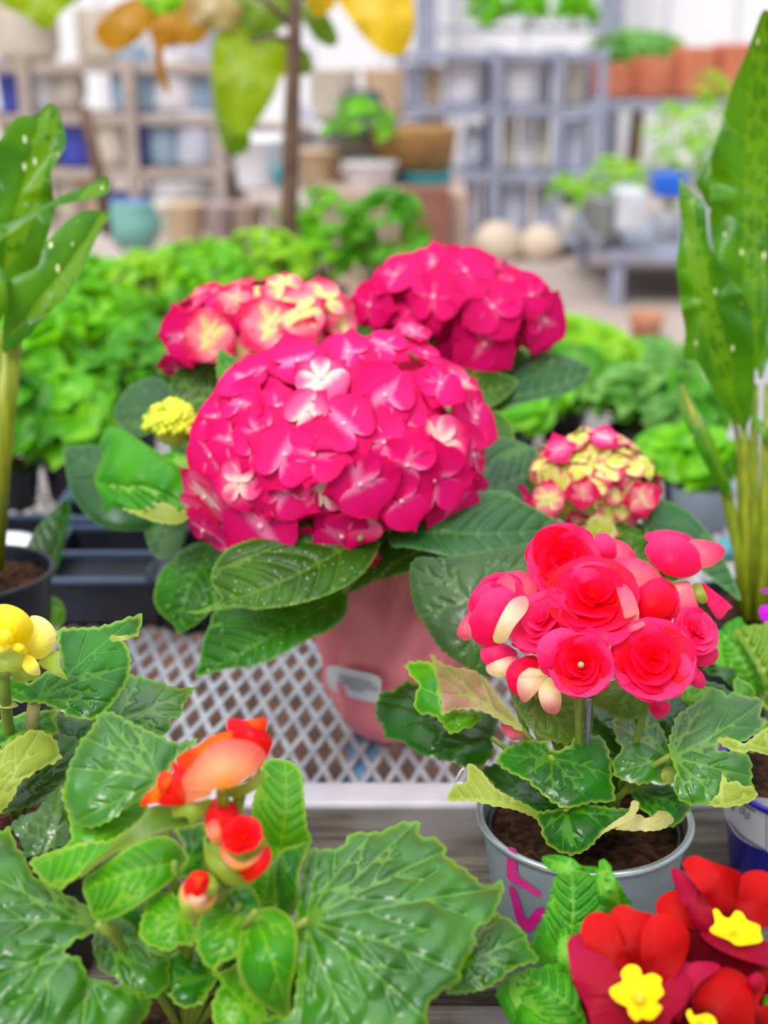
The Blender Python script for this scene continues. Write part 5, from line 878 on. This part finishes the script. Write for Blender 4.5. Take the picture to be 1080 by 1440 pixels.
for x, w, h, lab in ((630, 60, 40, 'beige sack low in front of the grey rack, left'), (700, 70, 44, 'beige sack low in front of the grey rack, middle'), (760, 60, 38, 'beige sack low in front of the grey rack, right')):
    m = M(); b = W(x, 345, 7.8); m.ball((b[0], 7.8, -.52), (w*.0021, .12, h*.0030), 0, 14, 9); tag(m.build('sack', pm((206, 186, 168), .8)), lab, 'sack', 'sacks by the rack')
# centre stack: crate, teal tub, basket, black hat-shaped lid
Yc = 5.2
def boxpx(name, x0, x1, y0, y1, Y, dep, mat, label, cat, ground=False, group=None):
    a = W(x0, y1, Y); b = W(x1, y0, Y); z0 = -.6 if ground else a[2]; o = boxo(name, (a[0], Y, z0), (b[0], Y+dep, b[2]), mat, bev=.015); return tag(o, label, cat, group)
tb1 = boxpx('display_table', 440, 660, 268, 290, Yc-.1, .9, pm((176, 150, 136), .7), 'low brown display table in the middle distance', 'table', ground=True)
boxpx('brown_crate', 566, 634, 262, 268, Yc-.18, .05, pm((134, 84, 70), .7), 'reddish brown crate behind the magenta head', 'crate', ground=True)
vase(598, 266, Yc+.2, 70, 20, pm((20, 176, 190), .4), 'teal tub under the wicker basket', 'teal_tub'); vase(580, 246, Yc+.3, 112, 56, plain('wicker', (176, 134, 80), (150, 108, 62), .8, sc=50, bump=.01), 'wide brown wicker basket on the teal tub', 'wicker_basket', [(0, 0), (.85, 0), (1, .9), (1.04, 1), (.95, 1), (.8, .1), (0, .1)], 'basket')
vase(402, 262, Yc, 34, 20, pm((40, 170, 190), .4), 'small teal bowl left of centre', 'teal_bowl', cat='bowl')
vase(508, 192, Yc+.4, 110, 54, pm((46, 50, 62), .6), 'black cone shaped cover in the middle distance', 'black_cover', [(0, .02), (1, 0), (.95, .1), (.55, .55), (.45, .95), (.3, 1), (0, 1)], 'cover')
vase(490, 232, Yc+.5, 90, 44, WHT, 'white round planter below the black cover', 'white_planter'); vase(520, 270, Yc+.1, 70, 36, WHT, 'white bowl left of the teal tub', 'white_bowl', cat='bowl'); vase(450, 262, Yc+.3, 60, 44, TAN, 'tan pot beside the small teal bowl', 'tan_pot'); vase(365, 265, Yc+.1, 70, 60, WHT, 'white pot left of the tree trunk', 'white_pot')
for x, y, w, h, mt_, lab in ((540, 150, 50, 60, TAN, 'tan pot behind the black cover, right'), (470, 150, 60, 60, BEI, 'beige pot behind the black cover, left'), (440, 200, 40, 60, LAV, 'lavender pot right of the tree trunk')): vase(x, y+20, Yc+1.6, w, h, mt_, lab, 'pot', shapes[0], group='pots behind the black cover')
bk = shelf(W(330, 200, 6.9)[0], W(545, 200, 6.9)[0], 6.9, [W(0, 172, 6.9)[2], W(0, 250, 6.9)[2]], 'low tan rack behind the tree trunk', .5, pm((186, 170, 160), .7))
pp_ = W(505, 190, Yc+.2); bush(pp_[0], Yc+.1, pp_[2]-.03, .13, .18, 0, 'small green plant in front of the black cover', nl=40, ls=.07, ph=0)
# left shelves of blue and white pots
Yl = 6.4
def zl(y): return W(0, y, Yl)[2]
def xl(x): return W(x, 200, Yl)[0]
shelf(xl(-60), xl(320), Yl, [zl(88), zl(158), zl(232), zl(302)], 'tan shelf rack of blue and white pots at the left', .5, pm((176, 160, 150), .7), posts=(xl(-60), xl(60), xl(200), xl(318)), th=.04)
BLU = pm((70, 82, 190), .35); SKY = pm((150, 176, 200), .4); SEA = pm((120, 176, 168), .4)
left = [(20, 156, 40, 60, BLU, 1), (60, 156, 44, 66, WHT, 0), (100, 156, 44, 60, BEI, 2), (192, 156, 62, 76, SKY, 0), (248, 156, 60, 72, WHT, 0), (290, 156, 40, 60, SKY, 0), (110, 230, 46, 56, BLU, 0), (160, 230, 56, 60, BEI, 0), (200, 230, 26, 66, BLU, 1), (235, 230, 50, 64, SKY, 0), (282, 230, 64, 66, LAV, 0), (100, 300, 46, 50, BEI, 1), (180, 300, 66, 30, BLU, 0), (140, 300, 36, 50, TAN, 1), (258, 300, 90, 46, WHT, 0), (40, 300, 60, 60, WHT, 2), (150, 86, 70, 60, BEI, 0), (225, 86, 50, 60, WHT, 0), (40, 86, 80, 90, BEI, 0), (290, 86, 60, 50, LAV, 1), (30, 230, 50, 60, TAN, 1)]
wh = ['top shelf', 'second shelf', 'third shelf', 'bottom shelf']; ordn = {0: 'round rimmed', 1: 'tapered', 2: 'bellied'}
cname = {id(BLU): 'blue', id(WHT): 'white', id(BEI): 'beige', id(SKY): 'sky blue', id(LAV): 'lavender', id(TAN): 'tan'}
nb_ = {20: 'left end', 60: 'next to blue', 100: 'third from left', 192: 'left of middle', 248: 'middle', 290: 'right end', 110: 'left of the beige one', 160: 'left of middle', 200: 'middle', 235: 'right of middle', 282: 'right end', 180: 'middle', 140: 'left of the blue pot', 258: 'wide one', 40: 'left end', 150: 'middle', 225: 'right of middle', 30: 'left end'}
for x, y, w, h, mt_, sh in left:
    row = 0 if y < 100 else 1 if y < 160 else 2 if y < 235 else 3
    vase(x, y, Yl-.12, w, h, mt_, '%s %s pot, left rack, %s, %s' % (cname[id(mt_)], ordn[sh], wh[row], nb_[x]), 'planter', shapes[sh], base=zl({86: 88, 156: 158, 230: 232, 300: 302, 272: 277}[y])+(.002 if y != 272 else .0), group='pots on the left rack')
vase(190, 352, 5.6, 76, 60, SEA, 'sea green glazed pot low behind the calla leaves', 'glazed_pot', shapes[2]); vase(190, 318, 5.6, 46, 30, BLU, 'blue pot standing on the sea green glazed pot', 'blue_pot')
for x, w, mt_, lab in ((265, 46, TAN, 'tall tan pot on the ground, left of the brown one'), (310, 40, pm((170, 150, 150), .7), 'tall mauve grey pot on the ground'), (350, 44, pm((160, 140, 130), .7), 'brown pot on the ground near the tree trunk'), (235, 40, BEI, 'beige pot on the ground right of the sea green pot'), (400, 46, pm((176, 160, 150), .7), 'greyish tan pot on the ground behind the tree trunk')): vase(x, 372, 6.0, w, 76, mt_, lab, 'planter', shapes[1], group='tall pots on the ground')
m = M(); m.tube([W(118, 150, 4.2), W(138, 240, 4.2), W(150, 330, 4.2)], .018, 0, 8); tag(m.build('wooden_stake', bark), 'slanting brown stake behind the left calla', 'stake')
# right: terracotta, yellow green shrubs, blue item, crates
Yq = 9.0
def zq(y): return W(0, y, Yq)[2]
shelf(W(836, 200, Yq)[0], W(1130, 200, Yq)[0], Yq, [zq(140), zq(240)], 'grey rack carrying terracotta pots at the right', .7, GREYM, th=.05)
for x, w, h, lab in ((862, 60, 40, 'terracotta pot on the right rack, left end'), (920, 56, 46, 'terracotta pot on the right rack, second'), (975, 60, 58, 'tall terracotta pot on the right rack, third'), (1035, 60, 62, 'tall terracotta pot on the right rack, beside the calla leaf')): vase(x, 138, Yq-.1, w, h, TER, lab, 'terracotta_pot', shapes[0], group='terracotta pots')
for x, y, rad, h, i, lab, Y, nl_ in ((862, 322, .15, .42, 2, 'pale yellow green shrub in front of the grey rack\'s right end', 6.6, 60), (938, 322, .17, .66, 2, 'tall yellow green shrub left of the calla leaf', 6.75, 70), (1010, 322, .15, .5, 3, 'sage shrub behind the calla leaf', 6.6, 60), (800, 325, .13, .30, 2, 'pale low shrub beside the grey rack', 6.9, 50), (985, 322, .15, .8, 2, 'yellow shrub behind the calla leaf tip', 7.35, 70)):
    p = W(x, y, Y); bush(p[0], Y, W(900, 330, 6.9)[2]+.001, rad, h, i, lab, 'shrub', 'shrub', nl=nl_, ls=.09, ph=.14, potc=pm((214, 214, 218), .5), asp=.35)
a = W(830, 330, 6.9); b = W(1100, 330, 6.9); t = empty('plant_table', ((a[0]+b[0])/2, 6.9, -.6), 'grey plant table carrying the yellow green shrubs at the right', 'table'); boxo('table_top', (a[0], 6.3, a[2]-.05), (b[0], 7.6, a[2]), GREYM, t)
for x in (a[0]+.05, b[0]-.05):
    for y in (6.35, 7.5): boxo('leg', (x-.03, y-.03, -.6), (x+.03, y+.03, a[2]-.05), GREYM, t)
boxpx('blue_box', 922, 966, 244, 278, 6.3, .15, pm((20, 96, 214), .4), 'bright blue box left of the calla leaf', 'box'); boxpx('grey_crate', 866, 912, 268, 326, 6.25, .3, pm((196, 200, 208), .6), 'pale grey crate under the shrubs', 'crate'); boxpx('dark_crate', 832, 864, 280, 330, 6.28, .3, pm((120, 124, 122), .6), 'dark grey crate beside the pale one', 'crate')
m = M(); b = W(912, 400, 5.6); m.lathe([(0, 0), (.05, 0), (.07, .07), (.075, .1), (.06, .1), (.05, .02), (0, .02)], (b[0], 5.6, -.6), 24); tag(m.build('clay_pot', pm((190, 130, 100), .8)), 'small clay pot alone on the paving', 'pot')
# fence, building, hedge
m = M(); m.box((-9, 13.0, -.6), (9, 13.3, 3.4)); s = N('far_wall'); w_ = s.n('ShaderNodeTexBrick'); s.l(s.co('Object', (1, 1, 1)), w_.inputs[0]); w_.inputs['Scale'].default_value = .8; w_.inputs['Color1'].default_value = (*lin((232, 232, 236)), 1); w_.inputs['Color2'].default_value = (*lin((234, 234, 240)), 1); w_.inputs['Mortar'].default_value = (*lin((200, 202, 212)), 1)
tag(m.build('wall_back', s.pbr(w_.outputs[0], .7), None, smooth=False), kind='structure')
for x, lab in ((-1.9, 'left'), (.35, 'middle'), (1.9, 'right')): boxo('column', (x-.09, 12.2, -.6), (x+.09, 12.4, 3.4), GREYM, label='grey steel column before the far wall, %s' % lab, category='column', group='steel columns')
for k, (x, lab) in enumerate(((.75, 'left'), (1.1, 'middle'), (1.45, 'right'))):
    p = (x, 11.2, .66); bush(p[0], p[1], p[2], .16, .34, 0, 'clump of vivid green leaves along the top edge, %s of three' % lab, 'hanging_plant', 'hanging plant', nl=80, ls=.14, ph=0, group='hanging green plants')
boxo('hanging_rail', (.4, 11.15, .64), (1.8, 11.25, .67), GREYM, label='rail that carries the vivid green plants at the top', category='rail')
p = W(895, 85, 11.5); ft = bush(p[0], 11.5, p[2]-.35, .5, .6, 3, 'dark green tree crown above the terracotta pots', 'far_tree', 'tree', nl=220, ls=.2, ph=0)
m = M(); m.tube([(p[0], 11.5, -.6), (p[0]+.05, 11.5, p[2]-.1)], [.07, .04], 0, 10); tag(m.build('trunk', bark, ft))
# ================================================================ light
w = bpy.data.worlds.new('sky'); SC.world = w; w.use_nodes = True; nt = w.node_tree; nt.nodes.clear(); o = nt.nodes.new('ShaderNodeOutputWorld'); b = nt.nodes.new('ShaderNodeBackground'); tc = nt.nodes.new('ShaderNodeTexCoord'); sp = nt.nodes.new('ShaderNodeSeparateXYZ'); nt.links.new(tc.outputs['Generated'], sp.inputs[0])
rp = nt.nodes.new('ShaderNodeValToRGB'); nt.links.new(sp.outputs[2], rp.inputs[0]); e = rp.color_ramp.elements; e[0].position = 0; e[0].color = (.5, .5, .5, 1); e[1].position = 1; e[1].color = (2.3, 2.35, 2.45, 1)
for ps, v in ((.08, .62), (.3, .42), (.55, .62), (.72, 1.5), (.85, 2.1)): q = e.new(ps); q.color = (v, v*1.03, v*1.08, 1)
nt.links.new(rp.outputs[0], b.inputs[0]); b.inputs[1].default_value = 1.0; nt.links.new(b.outputs[0], o.inputs[0])
l = bpy.data.lights.new('sun', 'SUN'); l.energy = 2.4; l.angle = R_(22); l.color = (1, .97, .92); lo = bpy.data.objects.new('sun', l); COL.objects.link(lo); lo.rotation_euler = (R_(38), R_(-22), 0); lo.location = (-1, -1, 4)
SC.view_settings.view_transform = 'Standard'; SC.view_settings.look = 'None'; SC.view_settings.gamma = 1; SC.view_settings.use_curve_mapping = False; SC.view_settings.exposure = .1
SC.cycles.max_bounces = 8; SC.cycles.use_denoising = True
